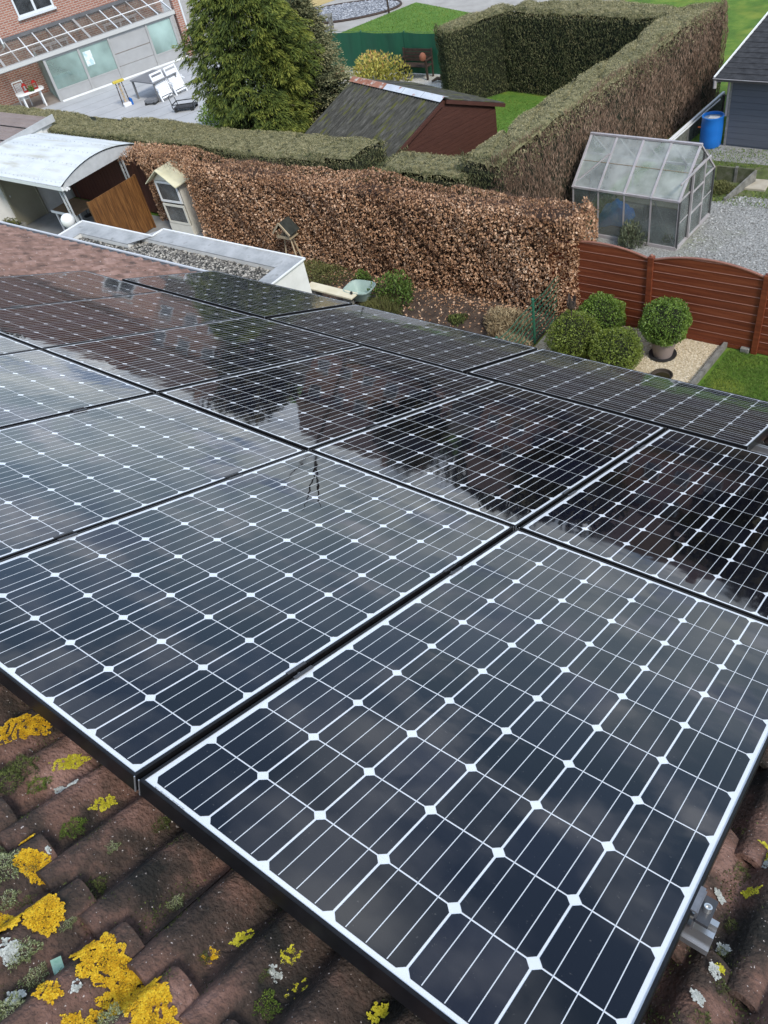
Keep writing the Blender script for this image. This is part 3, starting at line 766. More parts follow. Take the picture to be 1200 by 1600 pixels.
t = thing('beech_hedge', 'long copper-brown beech hedge with dry leaves behind the flower bed', 'hedge', (-19.7, 12.85, 0))
dim = (14.22, 0.95, 2.2)
MB().bbox(2.85, 14.0, .24, .78, 0, 2.0, .03).build('dark_core', M_core_b, t)  # solid fillers whose dark brown stands for shade in the leaf gaps
MB().bbox(.2, 2.84, .70, .80, 0, 2.0, .03).build('dark_core', M_core_b, t)
hedge_leaf_part(t, 'leaves', dim, 'FR', 1400, (0.030, 0.092), 0.55, M_beech, up=-0.25, jit=0.85, amp=0.085, ws=1.7, seed=1.0, depth=0.12, prof=lambda x: 1.02 + 0.035 * np.sin(x * .9) - 0.03 * (x > 13.0), recess=lambda x: .55 * np.clip((2.75 - x) / .25, 0, 1))
hedge_leaf_part(t, 'top_leaves', dim, 'T', 950, (0.034, 0.07), 0.5, M_beech, up=0.1, jit=0.8, amp=0.10, ws=1.5, seed=1.0, depth=0.12, tshift=-0.10, prof=lambda x: 1.02 + 0.035 * np.sin(x * .9))
o = t.children[-1]
hedge_leaf_part(t, 'twigs', dim, 'T', 330, (0.08, 0.18), 0.05, mat('beech_twigs', [(0.07, 0.042, 0.03), (0.16, 0.10, 0.075)], attr='tint', rough=.9), up=0.8, jit=0.5, amp=0.10, ws=1.5, seed=1.0, depth=0.0)

M_clip_top = mat('clipped_top', [(0.050, 0.053, 0.022), (0.17, 0.158, 0.075), (0.28, 0.248, 0.135)], scale=9, rough=.95, bump=1.0, bscale=40, bdist=.04, detail=9, stops=[.36, .5, .68], stretch=(.6, 1, 1))
def cypress(name, label, loc, rz, dim, green='F', dead='', prof=None, dens=720, seed=0.0, grp=None, topshift=0.0, cracks=0.10):
    t = thing(name, label, 'hedge', loc, rz, grp)
    hedge_core(t, (dim[0], dim[1], dim[2] - .10), 0.10, M_core_g)
    L, Wd, H = dim
    pf = prof or (lambda x: 1.0 + 0 * x)
    def topfn(u, v):
        q = np.array([u, v, H * float(pf(np.array(u)))])
        e = min(u, L - u, v, Wd - v)
        z = q[2] + float(wob(q, 1.0, .085, seed) + wob(q, 4.1, .038, seed + 3)) - .03 - .16 * max(0, 1 - e / .32) ** 2
        cr = math.sin(u * 2.1 + seed + 2.2 * math.sin(v * 2.7 + seed)) * math.sin(v * 3.7 + 1.8 * math.sin(u * 1.6 + seed) + q[2] * 1.5)
        return (u, v, z - (.12 if abs(cr) < cracks * .35 else 0.0))
    nu, nv = int(L / .09), int(Wd / .08)
    mb = MB(); mb.sheet(topfn, [.11 + (L - .22) * k / nu for k in range(nu + 1)], [.11 + (Wd - .22) * k / nv for k in range(nv + 1)])
    mb.build('clipped_top', M_clip_top, t, True)
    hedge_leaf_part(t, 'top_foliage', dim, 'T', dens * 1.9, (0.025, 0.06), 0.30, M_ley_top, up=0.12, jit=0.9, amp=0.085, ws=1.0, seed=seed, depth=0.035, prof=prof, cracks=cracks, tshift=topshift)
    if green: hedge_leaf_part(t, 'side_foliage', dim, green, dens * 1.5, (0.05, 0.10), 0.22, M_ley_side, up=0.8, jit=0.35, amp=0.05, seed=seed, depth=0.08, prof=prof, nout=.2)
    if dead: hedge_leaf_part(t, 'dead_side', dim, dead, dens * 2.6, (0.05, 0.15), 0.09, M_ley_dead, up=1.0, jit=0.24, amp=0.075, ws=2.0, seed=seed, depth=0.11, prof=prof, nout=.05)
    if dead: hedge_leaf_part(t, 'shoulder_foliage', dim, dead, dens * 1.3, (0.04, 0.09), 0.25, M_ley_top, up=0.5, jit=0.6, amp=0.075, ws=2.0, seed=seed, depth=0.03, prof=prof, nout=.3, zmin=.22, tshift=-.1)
    return t
cypress('cypress_hedge', 'long low flat-topped green hedge behind the copper hedge, on the left', (-29.5, 13.85, 0), 0, (17.7, 1.5, 2.3), 'FR', '', seed=2.0, prof=lambda x: 0.97 + 0.02 * np.sin(x * .8) + 0.03 * np.clip((x - 10) / 6, 0, 1), topshift=-.02)
cypress('cypress_hedge', 'short low green hedge in front of the brown shed gable', (-11.2, 13.75, 0), 0, (2.7, 1.3, 2.27), 'FLR', '', seed=5.0, cracks=0.2)
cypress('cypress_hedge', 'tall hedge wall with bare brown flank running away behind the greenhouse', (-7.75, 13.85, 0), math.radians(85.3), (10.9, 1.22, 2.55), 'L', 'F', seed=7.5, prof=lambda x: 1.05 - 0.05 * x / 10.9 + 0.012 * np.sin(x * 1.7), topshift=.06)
cypress('cypress_hedge', 'tall dark green hedge closing the back of the hedge court', (-13.75, 24.25, 0), math.radians(-7.5), (6.5, 1.35, 2.42), 'F', '', seed=9.0, prof=lambda x: 1.0 + 0.012 * np.sin(x * 1.3), topshift=.03)
cypress('cypress_hedge', 'angled end block of the tall hedge next to the green screen', (-14.8, 22.6, 0), math.radians(55.5), (2.6, 1.15, 2.4), 'FL', '', seed=12.0, prof=lambda x: 0.97 + 0.03 * np.clip(x, 0, 1.5) / 1.5, topshift=.03)

# ------------------------------------------------------------------ conifers and shrubs
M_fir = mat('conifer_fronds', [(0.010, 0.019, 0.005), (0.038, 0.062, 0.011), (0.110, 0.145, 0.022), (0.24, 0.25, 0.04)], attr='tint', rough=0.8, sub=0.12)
M_cyp2 = mat('gold_tip_cypress', [(0.014, 0.022, 0.010), (0.048, 0.062, 0.025), (0.15, 0.155, 0.07), (0.32, 0.29, 0.15)], attr='tint', rough=0.8)
M_bark = mat('bark', [(0.05, 0.035, 0.025), (0.10, 0.075, 0.055)], scale=9, rough=0.95, bump=0.6)
def conifer(name, label, loc, H, R, m, ntip, nf, size, ratio, droop, shape, seed, fan=0.24):
    t = thing(name, label, 'tree', loc)
    mb = MB(); mb.tube([(0, 0, -0.1), (0.04, 0.02, H * .35), (-0.03, 0, H * .7), (0, 0, H * .97)], [R * .075, R * .06, R * .035, 0.01], 9)
    mb.build('trunk', M_bark, t, True)
    mb = MB()
    for k in range(60):
        z = H * (0.08 + 0.85 * k / 60); a = k * 2.39996; r = R * shape(z / H) * 0.9
        mb.tube([(0, 0, z - r * .05), (math.cos(a) * r * .55, math.sin(a) * r * .55, z + r * .02), (math.cos(a) * r, math.sin(a) * r, z - r * .10)], [0.035, 0.022, 0.006], 5, False)
    mb.build('limbs', M_bark, t)
    u = rng.uniform(0.02, 1, ntip); z = H * u
    a = rng.uniform(0, 2 * PI, ntip)
    rr = np.array([shape(q) for q in u]) * R
    lump = 1 + (0.20 if H > 5 else .05) * np.sin(a * 2 + u * 8 + seed) + 0.13 * np.sin(a * 3 + u * 9 + seed) + 0.13 * np.sin(a * 7 - u * 21 + seed) + .08 * np.sin(a * 13 + u * 37)
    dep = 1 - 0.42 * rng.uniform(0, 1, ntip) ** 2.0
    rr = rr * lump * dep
    T = np.stack([np.cos(a) * rr, np.sin(a) * rr, z], 1)
    out = np.stack([np.cos(a), np.sin(a), np.zeros(ntip)], 1)
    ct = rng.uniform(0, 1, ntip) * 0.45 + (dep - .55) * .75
    idx = np.repeat(np.arange(ntip), nf)
    side = np.stack([-np.sin(a), np.cos(a), np.zeros(ntip)], 1)
    turn = rng.normal(0, .5, ntip); lift = rng.normal(0, .22, ntip)
    main = unit(out * np.cos(turn)[:, None] + side * np.sin(turn)[:, None])
    cross = np.stack([-main[:, 1], main[:, 0], np.zeros(ntip)], 1)
    s = rng.uniform(0, 1, len(idx)) ** .7; ph = rng.normal(0, .55, len(idx))
    L = R * fan * rng.uniform(.7, 1.25, ntip)[idx]
    P = T[idx] + main[idx] * (s * L * np.cos(ph))[:, None] + cross[idx] * (s * L * np.sin(ph))[:, None]
    P[:, 2] += lift[idx] * s * L - droop * (s ** 2) * L * .55 - np.abs(ph) * L * .12 + rng.normal(0, .015, len(idx))
    D = main[idx] * np.cos(ph)[:, None] + cross[idx] * np.sin(ph)[:, None]
    D[:, 2] += lift[idx] - droop * s * .9
    Q = leaves(P, D, rng.uniform(size[0], size[1], len(idx)), ratio, 0.2)
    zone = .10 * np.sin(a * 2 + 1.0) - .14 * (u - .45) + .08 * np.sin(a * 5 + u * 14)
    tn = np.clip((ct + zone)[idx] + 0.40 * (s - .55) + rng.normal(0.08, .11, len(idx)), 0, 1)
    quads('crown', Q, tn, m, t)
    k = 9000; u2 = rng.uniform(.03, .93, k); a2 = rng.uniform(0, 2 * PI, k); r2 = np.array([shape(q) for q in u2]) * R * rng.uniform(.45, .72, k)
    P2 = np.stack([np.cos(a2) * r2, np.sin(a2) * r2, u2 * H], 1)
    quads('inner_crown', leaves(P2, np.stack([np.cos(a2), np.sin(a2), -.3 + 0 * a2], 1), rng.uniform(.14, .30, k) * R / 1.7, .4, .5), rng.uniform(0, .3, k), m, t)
    return t
conifer('conifer_tree', 'big bushy green conifer with drooping sprays beside the patio', (-17.75, 17.1, 0), 5.7, 1.27, M_fir, 3500, 40, (0.07, 0.16), 0.18, 0.75, lambda u: (1 - max(0, (u - .55) / .45) ** 2.2) ** .6 * (0.72 + .4 * min(1, u / .3)) * (0.92 if u > .3 else 1), 1.0)
conifer('conifer_tree', 'smaller dark cypress with creamy tips behind the big conifer', (-17.75, 19.3, 0), 4.25, 1.55, M_cyp2, 2200, 26, (0.05, 0.10), 0.40, 0.1, lambda u: (1 - u) ** .75 * 1.05 + .02, 4.0)

M_box = mat('box_leaves', [(0.045, 0.085, 0.012), (0.12, 0.20, 0.025), (0.23, 0.33, 0.05)], attr='tint', rough=0.55, spec=0.5, sub=0.1)
M_box2 = mat('box_leaves_yellowish', [(0.055, 0.080, 0.012), (0.15, 0.20, 0.025), (0.28, 0.33, 0.06)], attr='tint', rough=0.55, spec=0.5, sub=0.1)
def ball(t, c, r, m, n=9500, sq=1.0, size=(0.022, 0.045), seed=0.0):
    d = unit(rng.normal(0, 1, (n, 3)))
    lump = 1 + 0.05 * np.sin(d[:, 0] * 6 + seed) + 0.055 * np.sin(d[:, 1] * 7 + d[:, 2] * 5 + seed) + .03 * np.sin(d[:, 0] * 17 + d[:, 2] * 13) + .07 * (rng.uniform(0, 1, n) > .97)
    rr = r * lump * (1 - 0.22 * rng.uniform(0, 1, n) ** 2)
    P = np.array(c) + d * np.stack([rr, rr, rr * sq], 1)
    Q = leaves(P, d, rng.uniform(size[0], size[1], n), 0.6, 0.8)
    tn = np.clip(rng.normal(0.45, .2, n) + 0.10 * np.sin(d[:, 0] * 9 + seed) , 0, 1)
    quads('foliage', Q, tn, m, t)
    prof = [(r * .78 * math.cos(q), r * .78 * sq * math.sin(q)) for q in [-1.5 + 3.0 * k / 9 for k in range(10)]]
    MB().lathe(prof, 16, c).build('dark_ball_core', M_core_g, t, True)  # solid dark ball behind the leaves; shade in the gaps is its colour
def bush(label, loc, r, m, zc, sq=.92, seed=0.0, name='box_ball', cat='shrub', n=9500, grp='clipped box balls on the pale gravel'):
    t = thing(name, label, cat, loc, 0, grp)
    MB().tube([(0, 0, -.02), (0.01, 0, zc * .7)], [0.03, 0.025], 7).build('stem', M_bark, t)
    ball(t, (0, 0, zc), r, m, n, sq, seed=seed)
    t.scale = (1 + .06 * math.sin(seed * 3), 1 - .05 * math.sin(seed * 5), 1 + .05 * math.sin(seed * 7))
    t.rotation_euler = (.05 * math.sin(seed), .06 * math.cos(seed * 2), seed)
    return t
bush('rear clipped box ball against the brown fence', (-4.82, 12.55, 0), 0.46, M_box, 0.42, seed=1)
bush('yellowish clipped box ball behind the metal stake', (-5.05, 11.78, 0), 0.50, M_box2, 0.40, seed=2)
bush('clipped box ball nearest the solar panels', (-4.05, 11.62, 0), 0.47, M_box2, 0.38, seed=3)
t = thing('potted_box_ball', 'round clipped box ball growing in a taupe pot', 'potted plant', (-3.45, 12.32, 0))
M_taupe = mat('taupe_plastic', [(0.24, 0.19, 0.17), (0.29, 0.235, 0.21)], scale=3, rough=0.6)
MB().lathe([(0.17, 0.02), (0.235, 0.36), (0.25, 0.36), (0.25, 0.40), (0.225, 0.40), (0.215, 0.34)], 28).build('pot', M_taupe, t, True)
MB().lathe([(0.235, 0.0), (0.26, 0.055), (0.25, 0.055), (0.2, 0.04)], 28).build('saucer', mat('black_plastic', [(0.018, 0.018, 0.018), (0.03, 0.03, 0.03)], scale=5, rough=0.5), t, True)
MB().lathe([(0.03, .3), (0.215, 0.345)], 20).build('soil', M_soil, t)
ball(t, (0, 0, 0.76), 0.46, M_box, 9500, .95, seed=5)
t = thing('bowl', 'dark empty bowl half sunk in the pale gravel', 'bowl', (-3.18, 11.62, 0.012))
MB().lathe([(0.14, 0.0), (0.19, 0.08), (0.20, 0.10), (0.18, 0.10), (0.165, 0.06), (0.10, 0.03)], 24).build('rim', mat('bowl_brown', [(0.03, 0.022, 0.015), (0.06, 0.045, 0.03)], scale=9, rough=0.8), t, True)
MB().lathe([(0.02, 0.045), (0.16, 0.05)], 20).build('water', mat('dark_water', [(0.03, 0.025, 0.012)], rough=0.1), t)
# edging of the pale gravel bed
M_conc = mat('edging_concrete', [(0.12, 0.115, 0.10), (0.24, 0.23, 0.20)], scale=8, rough=0.95, bump=0.4)
t = thing('bed_edging', 'mossy concrete edging between pale gravel and lawn', 'edging', (0, 0, 0))
for k in range(3):
    y0 = 12.98 - k * 1.0; y1 = y0 - 0.985
    xa = -2.47 - (12.98 - y0) * .065; xb = -2.47 - (12.98 - y1) * .065
    mb = MB(); mb.prism([(xa, y0), (xa - .07, y0), (xb - .07, y1), (xb, y1)], 0.0, 0.12); mb.build('edging_piece', M_conc, t)
# pale pebbles
def pebbles(name, label, n, xr, yr, z, size, cols, flt=None):
    o8 = np.array([[1, 0, 0], [-1, 0, 0], [0, 1, 0], [0, -1, 0], [0, 0, 1], [0, 0, -1]], float)
    fc = np.array([[0, 2, 4], [2, 1, 4], [1, 3, 4], [3, 0, 4], [2, 0, 5], [1, 2, 5], [3, 1, 5], [0, 3, 5]])
    x = rng.uniform(*xr, n); y = rng.uniform(*yr, n)
    if flt is not None:
        k = flt(x, y); x, y = x[k], y[k]; n = len(x)
    s = rng.uniform(size[0], size[1], n)
    V = o8[None] * (s[:, None, None] * np.stack([rng.uniform(.7, 1.2, n), rng.uniform(.6, 1.1, n), rng.uniform(.4, .7, n)], 1)[:, None, :])
    a = rng.uniform(0, 2 * PI, n); c, sn = np.cos(a), np.sin(a)
    V2 = np.stack([V[..., 0] * c[:, None] - V[..., 1] * sn[:, None], V[..., 0] * sn[:, None] + V[..., 1] * c[:, None], V[..., 2]], -1)
    V2 += V2[:, :, [1, 2, 0]] * rng.normal(0, .25, (n, 1, 1))
    V2 += np.stack([x, y, np.full(n, z) + s * .25], 1)[:, None, :]
    T = V2[:, fc].reshape(-1, 3, 3)
    o = quads(name, T, np.repeat(rng.uniform(0, 1, n), 8), mat(name + '_stone', cols, attr='tint', rough=.85))
    return stuff(tag(o, label, 'gravel'))
pebbles('beige_pebbles', 'pale beige pebbles around the box balls', 9000, (-5.8, -2.6), (10.4, 12.98), 0.012, (0.010, 0.022), [(0.34, 0.27, 0.16), (0.60, 0.50, 0.34), (0.78, 0.70, 0.55)], lambda x, y: x < -2.58 - (12.98 - y) * .065)
pebbles('yard_pebbles', 'grey gravel of the yard behind the brown fence', 9000, (-4.6, 0.5), (13.3, 18.9), 0.006, (0.014, 0.032), [(0.14, 0.138, 0.125), (0.31, 0.305, 0.285), (0.50, 0.495, 0.47)])

# ------------------------------------------------------------------ brown board fence with arched tops
M_fence = mat('fence_brown', [(0.115, 0.024, 0.009), (0.17, 0.038, 0.013), (0.225, 0.058, 0.022)], scale=2.2, rough=0.6, bump=0.4, bscale=25, stretch=(0.5, 4, 9), bdist=0.006, detail=9)
M_fence_lip = mat('fence_lip', [(0.22, 0.088, 0.056), (0.27, 0.12, 0.08)], scale=5, rough=0.55)  # paler than the boards: caps, and the highlight painted on slat edges
t = thing('arched_fence', 'red-brown slatted fence with arched tops and square posts', 'fence', (0, 13.0, 0))
PX = [-6.13, -4.06, -1.98, 0.10, 2.18]
for x in PX:
    p = MB().bbox(x - .055, x + .055, -.055, .055, 0.0, 1.62, .006).build('post', M_fence, t)
    MB().lathe([(0.03, 1.62), (0.03, 1.65), (0.012, 1.665)], 10, (x, 0, 0)).build('post_cap', M_fence_lip, p, True)
NS = 9
for x0, x1 in zip(PX[:-1], PX[1:]):
    a, b = x0 + .056, x1 - .056
    arch = lambda x: 1.58 + 0.155 * (1 - ((x - (a + b) / 2) / ((b - a) / 2)) ** 2)
    xs = [a + (b - a) * k / 16 for k in range(17)]
    pit = 0.178
    for k in range(10):
        z0, z1 = 0.10 + k * pit, 0.10 + (k + 1) * pit - .008
        run = [x for x in xs if arch(x) - .01 > z0 + .012]
        if len(run) < 2: continue
        top = [(x, min(z1, arch(x) - .012)) for x in run]
        poly = [(run[0], z0)] + [(run[-1], z0)] + [q for q in reversed(top)]
        mb = MB(); mb.extrude([(x, -.012, z) for x, z in poly], (0, .024, 0))
        s = mb.build('slat', M_fence, t)
        if top[len(top) // 2][1] > z1 - .001:
            full = [x for x, z in top if z >= z1 - .001]
            MB().add([(full[0], -.020, z1 - .006), (full[-1], -.020, z1 - .006), (full[-1], -.0122, z1 + .004), (full[0], -.0122, z1 + .004), (full[0], -.0125, z1 - .012), (full[-1], -.0125, z1 - .012)], [(0, 1, 2, 3), (4, 5, 1, 0)]).build('slat_highlight', M_fence_lip, s)  # paler bevel strip; the highlight along the slat's top edge is in its colour
    mb = MB()
    mb.sheet(lambda u, v: (u, v, arch(u)), xs, [-.024, .024], (0, 0, -.022))
    mb.build('arched_cap', M_fence_lip, t)
    MB().box(a, b, -.02, .02, .02, .09).build('bottom_rail', M_fence, t)
MB().bbox(-2.22, -2.06, -.08, .06, 0, .10, .01).build('foot_block', M_conc, t)

# green wire fence
M_gwire = mat('green_wire', [(0.02, 0.10, 0.06), (0.03, 0.13, 0.075)], scale=10, rough=0.5)
t = thing('wire_fence', 'low green wire mesh fence with round posts', 'fence', (-5.92, 0, 0))
for y in (13.25, 11.80, 10.4):
    p = MB().tube([(0, y, 0), (0, y, 1.02)], 0.030, 10).build('post', M_gwire, t, True)
    MB().lathe([(0.034, 1.02), (0.034, 1.04), (0.015, 1.06)], 10, (0, y, 0)).build('post_cap', M_gwire, p)
mb = MB()
for k in range(8):
    z = 0.06 + k * .125
    pts = [(0.012 * math.sin(q * 2.1 + k), 10.0 + q * 0.25, z + .012 * math.sin(q * 1.3)) for q in range(14)]
    mb.tube(pts, 0.008, 4, False)
for k in range(28):
    y = 10.0 + k * .12
    mb.bar((0.006, y, 0.04), (0.006, y, 0.96), 0.0045)
stuff(mb.build('wire_mesh', M_gwire, t))
# metal garden stake
M_rust = mat('dark_iron', [(0.035, 0.028, 0.025), (0.07, 0.05, 0.04)], scale=20, rough=0.8)
t = thing('garden_stake', 'dark iron garden stake with tulip head and curled arms', 'ornament', (-5.05, 11.72, 0))
MB().tube([(0, 0, 0), (0, 0, 1.02)], [0.018, 0.014], 8).build('rod', M_rust, t, True)
mb = MB()
for s in (-1, 1):
    mb.tube([(s * .01, 0, .82), (s * .09, 0, .93), (s * .18, 0, .95), (s * .25, 0, .88), (s * .26, 0, .78)], 0.006, 6)
    mb.tube([(0, s * .01, .78), (0, s * .10, .86), (0, s * .17, .84), (0, s * .19, .75)], 0.006, 6)
mb.build('curled_arms', M_rust, t)
mb = MB(); mb.lathe([(0.015, 1.02), (0.075, 1.10), (0.085, 1.18), (0.05, 1.16), (0.02, 1.10)], 12)
for k in range(5):
    a = k * 2 * PI / 5
    c, s = math.cos(a), math.sin(a)
    mb.add([(c * .08, s * .08, 1.15), (c * .07 - s * .05, s * .07 + c * .05, 1.2), (c * .11, s * .11, 1.36), (c * .07 + s * .05, s * .07 - c * .05, 1.2)], [(0, 1, 2), (0, 2, 3)])
mb.build('tulip_head', M_rust, t)

# plants of the flower bed
M_leaf = mat('fresh_leaves', [(0.03, 0.055, 0.010), (0.07, 0.12, 0.018), (0.13, 0.20, 0.035)], attr='tint', rough=0.7)
M_dry = mat('dry_grass', [(0.13, 0.09, 0.045), (0.30, 0.22, 0.12), (0.46, 0.37, 0.22)], attr='tint', rough=0.85)
M_olive = mat('olive_mat', [(0.045, 0.05, 0.015), (0.10, 0.105, 0.03), (0.17, 0.165, 0.055)], attr='tint', rough=0.85)
def clump(name, label, cat, loc, r, h, m, n, size, ratio, up=0.6, jit=.6, grp=None, stems=True):
    t = thing(name, label, cat, loc, 0, grp)
    d = unit(rng.normal(0, 1, (n, 3))); d[:, 2] = np.abs(d[:, 2])
    P = d * np.stack([np.full(n, r), np.full(n, r), np.full(n, h)], 1) * (rng.uniform(0.15, 1, n) ** .45)[:, None]
    P[:, :2] *= (1 + .25 * np.sin(np.arctan2(P[:, 1], P[:, 0]) * 3 + loc[0]))[:, None]
    Q = leaves(P, d * .6 + np.array([0, 0, up]), rng.uniform(size[0], size[1], n), ratio, jit)
    quads('foliage', Q, np.clip(0.15 + .6 * P[:, 2] / h + rng.normal(0.05, .18, n), 0, 1), m, t)
    if stems:
        mb = MB()
        for k in range(9):
            a = k * 2.4; q = r * .6 * ((k % 3) + 1) / 3
            mb.tube([(0, 0, 0), (math.cos(a) * q * .5, math.sin(a) * q * .5, h * .45), (math.cos(a) * q, math.sin(a) * q, h * .8)], [.012, .008, .004], 5, False)
        mb.build('stems', M_bark, t)
    return t
clump('groundcover_mound', 'low flat mossy green mound beside the white annex wall', 'shrub', (-12.35, 12.25, 0), 0.85, 0.30, M_olive, 5200, (.03, .07), .4, .3, .7, stems=False)
clump('leafy_shrub', 'airy bright green shrub in front of the copper hedge', 'shrub', (-9.75, 12.15, 0), 0.55, 0.75, M_leaf, 1500, (.05, .10), .5)
clump('leafy_shrub', 'small fresh green shrub sprouting left of the airy one', 'shrub', (-11.0, 12.55, 0), 0.26, 0.35, M_leaf, 420, (.05, .09), .55)
clump('ornamental_grass', 'yellowish tuft of grass under the airy green shrub', 'grass tuft', (-9.75, 11.55, 0), 0.62, 0.35, M_olive, 3600, (.08, .2), .08, .9, .5)
clump('ornamental_grass', 'straw-coloured dry tuft beside the green wire fence', 'grass tuft', (-6.75, 12.0, 0), 0.48, 0.50, M_dry, 3600, (.08, .18), .12, .6, .7)
clump('ornamental_grass', 'second dry tuft hugging the green wire fence', 'grass tuft', (-6.25, 11.35, 0), 0.42, 0.40, M_dry, 2400, (.08, .18), .12, .6, .7)
clump('dark_plant', 'dark low plant on the bare soil', 'shrub', (-7.9, 11.95, 0), 0.22, 0.14, M_moss, 500, (.04, .08), .5, .3, .7, stems=False)
# litter of beech leaves on the soil
n = 2600
P = np.stack([rng.uniform(-14, -5.9, n), 12.9 - rng.exponential(.55, n), np.full(n, .02)], 1)
o = quads('leaf_litter', leaves(P, rng.normal(0, 1, (n, 3)) * [1, 1, .2], rng.uniform(.04, .075, n), .55, .3), rng.uniform(.2, .9, n), M_beech)
stuff(tag(o, 'fallen brown beech leaves scattered on the bed', 'leaves'))
# nearby lawn blades
n = 42000
P = np.stack([rng.uniform(-2.62, 0.6, n), rng.uniform(10.2, 12.92, n), np.full(n, .02)], 1)
P = P[P[:, 0] > -2.40 - (12.98 - P[:, 1]) * .065]
o = quads('lawn_grass', leaves(P, np.tile([[0, 0, 1.0]], (len(P), 1)), rng.uniform(.035, .07, len(P)), .12, .45), rng.uniform(0, 1, len(P)), mat('grass_blades', [(0.05, 0.10, 0.012), (0.09, 0.16, 0.02), (0.17, 0.22, 0.05)], attr='tint', rough=.7))
stuff(tag(o, 'short lawn grass beside the gravel bed', 'grass'))

# grass blades on the farther lawns
M_blades = mat('far_grass_blades', [(0.05, 0.11, 0.010), (0.09, 0.17, 0.016), (0.20, 0.25, 0.04), (0.26, 0.25, 0.09)], attr='tint', rough=.8)
def blades(name, label, xr, yr, dens, size, lo=0.0, hi=1.0, flt=None):
    n = int((xr[1] - xr[0]) * (yr[1] - yr[0]) * dens)
    P = np.stack([rng.uniform(*xr, n), rng.uniform(*yr, n), np.full(n, .02)], 1)
    if flt is not None: P = P[flt(P[:, 0], P[:, 1])]
    big = wob(P, .8, .5, 2.0) + wob(P, 2.9, .25, 4.0)
    o = quads(name, leaves(P, np.tile([[0, 0, 1.0]], (len(P), 1)), rng.uniform(size[0], size[1], len(P)), .16, .5), np.clip(lo + (hi - lo) * rng.beta(2, 2, len(P)) + .45 * big, 0, 1), M_blades)
    return stuff(tag(o, label, 'grass'))
blades('strip_grass', 'patchy rough grass between the greenhouse and the grey shed', (-6.9, 1.0), (18.4, 21.4), 420, (.05, .12), .1, 1.0, lambda x, y: np.sin(x * 2.1 + 1.3 * np.sin(y * 2)) + np.sin(y * 3.3 + x) > -.5)
blades('back_lawn_grass', 'sunlit lawn grass beyond the tall hedge at the right', (-6.6, 3.0), (21.8, 36), 260, (.06, .12), .2, .95, lambda x, y: (y > 24.6) | (x < -6.1))
blades('court_grass', 'lawn grass inside the hedge court', (-14.5, -8.8), (18, 23.6), 330, (.05, .10), 0, .7)
blades('far_lawn_grass', 'lawn grass behind the green screen', (-26, -15), (25.7, 33.4), 240, (.06, .12), 0, .75, lambda x, y: (y < 32.0 + (-19.6 - x) * .39) & (x + 26.6 > (y - 25.6) * .327))
# bird feeder
M_wood_pale = mat('pale_wood', [(0.36, 0.28, 0.17), (0.48, 0.38, 0.25)], scale=9, rough=0.8, stretch=(1, 1, .3))
M_felt = mat('roof_felt', [(0.018, 0.020, 0.016), (0.04, 0.042, 0.034)], scale=10, rough=0.95)
t = thing('bird_feeder', 'little wooden bird feeder house on tripod legs before the copper hedge', 'bird feeder', (-13.25, 12.6, 0), 0.0)
t.scale = (.92, .92, 1.08)
for a, b in (((-.14, 0, .80), (-.24, -.12, 0)), ((.12, -.05, .80), (.30, -.14, 0)), ((.02, .1, .80), (.05, .28, 0))):
    MB().bar(a, b, .035).build('leg', M_wood_pale, t)
MB().box(-.24, .24, -.17, .17, .80, .825).build('tray', M_wood_pale, t)
MB().box(-.24, .24, -.182, -.1705, .80, .87).build('front_lip', M_wood_pale, t)
for x in (-.21, .21):
    for y in (-.14, .14): MB().box(x - .012, x + .012, y - .012, y + .012, .825, .95).build('upright', M_wood_pale, t)
for s in (-1, 1):
    mb = MB(); mb.sheet(lambda u, v: (s * u, v, 1.20 - u * .86), [0, .31], [-.21, .21], (0, 0, -.012)); mb.build('roof_board', M_felt, t)
    MB().bar((0, -.218, 1.19), (s * .31, -.222, 1.19 - .31 * .86), .03, .05).build('barge_board', M_wood_pale, t)
MB().box(-.20, .20, .145, .155, .826, .95).build('back_board', M_felt, t)
MB().add([(-.2, .15, .95), (.2, .15, .95), (0, .15, 1.15)], [(0, 1, 2)]).build('gable', M_felt, t)

# green tub and cream plank
M_tub = mat('pale_green_plastic', [(0.27, 0.36, 0.31), (0.36, 0.45, 0.40)], scale=4, rough=0.55)
t = thing('wheelbarrow', 'pale green plastic barrow standing behind a cream plank', 'wheelbarrow', (-10.4, 11.75, 0), 0.1)
t.scale = (.82, .82, .95)
def tubfn(prof, lx, ly):
    mb = MB(); n = 28; k = 0
    for s_, z in prof:
        for j in range(n):
            a = 2 * PI * j / n; c, s = math.cos(a), math.sin(a)
            q = (abs(c) ** 4 + abs(s) ** 4) ** -.25
            mb.v.append((c * q * lx * s_, s * q * ly * s_, z))
    for i in range(len(prof) - 1):
        for j in range(n): mb.f.append((i * n + j, i * n + (j + 1) % n, (i + 1) * n + (j + 1) % n, (i + 1) * n + j))
    m = (len(prof) - 1) * n; mb.f.append(tuple(m + j for j in range(n))); mb.f.append(tuple(range(n - 1, -1, -1)))
    return mb
tubfn([(.55, .18), (.94, .46), (1.02, .46), (1.04, .49), (.97, .49), (.90, .45), (.55, .25)], .42, .34).build('tray', M_tub, t, True)
MB().tube([(-.30, -.2, 0), (-.28, -.2, .30)], .016, 7).tube([(-.30, .2, 0), (-.28, .2, .30)], .016, 7).tube([(-.30, -.2, .01), (-.30, .2, .01)], .016, 7).build('stand', mat('pale_metal', [(0.6, 0.6, 0.58)], rough=.5), t)
MB().tube([(.42, -.05, .15), (.42, .05, .15)], .15, 16).build('wheel', MATS['black_plastic'], t)
t = thing('cream_plank', 'cream board resting on blocks in front of the green barrow', 'plank', (-11.0, 11.42, 0), -0.02)
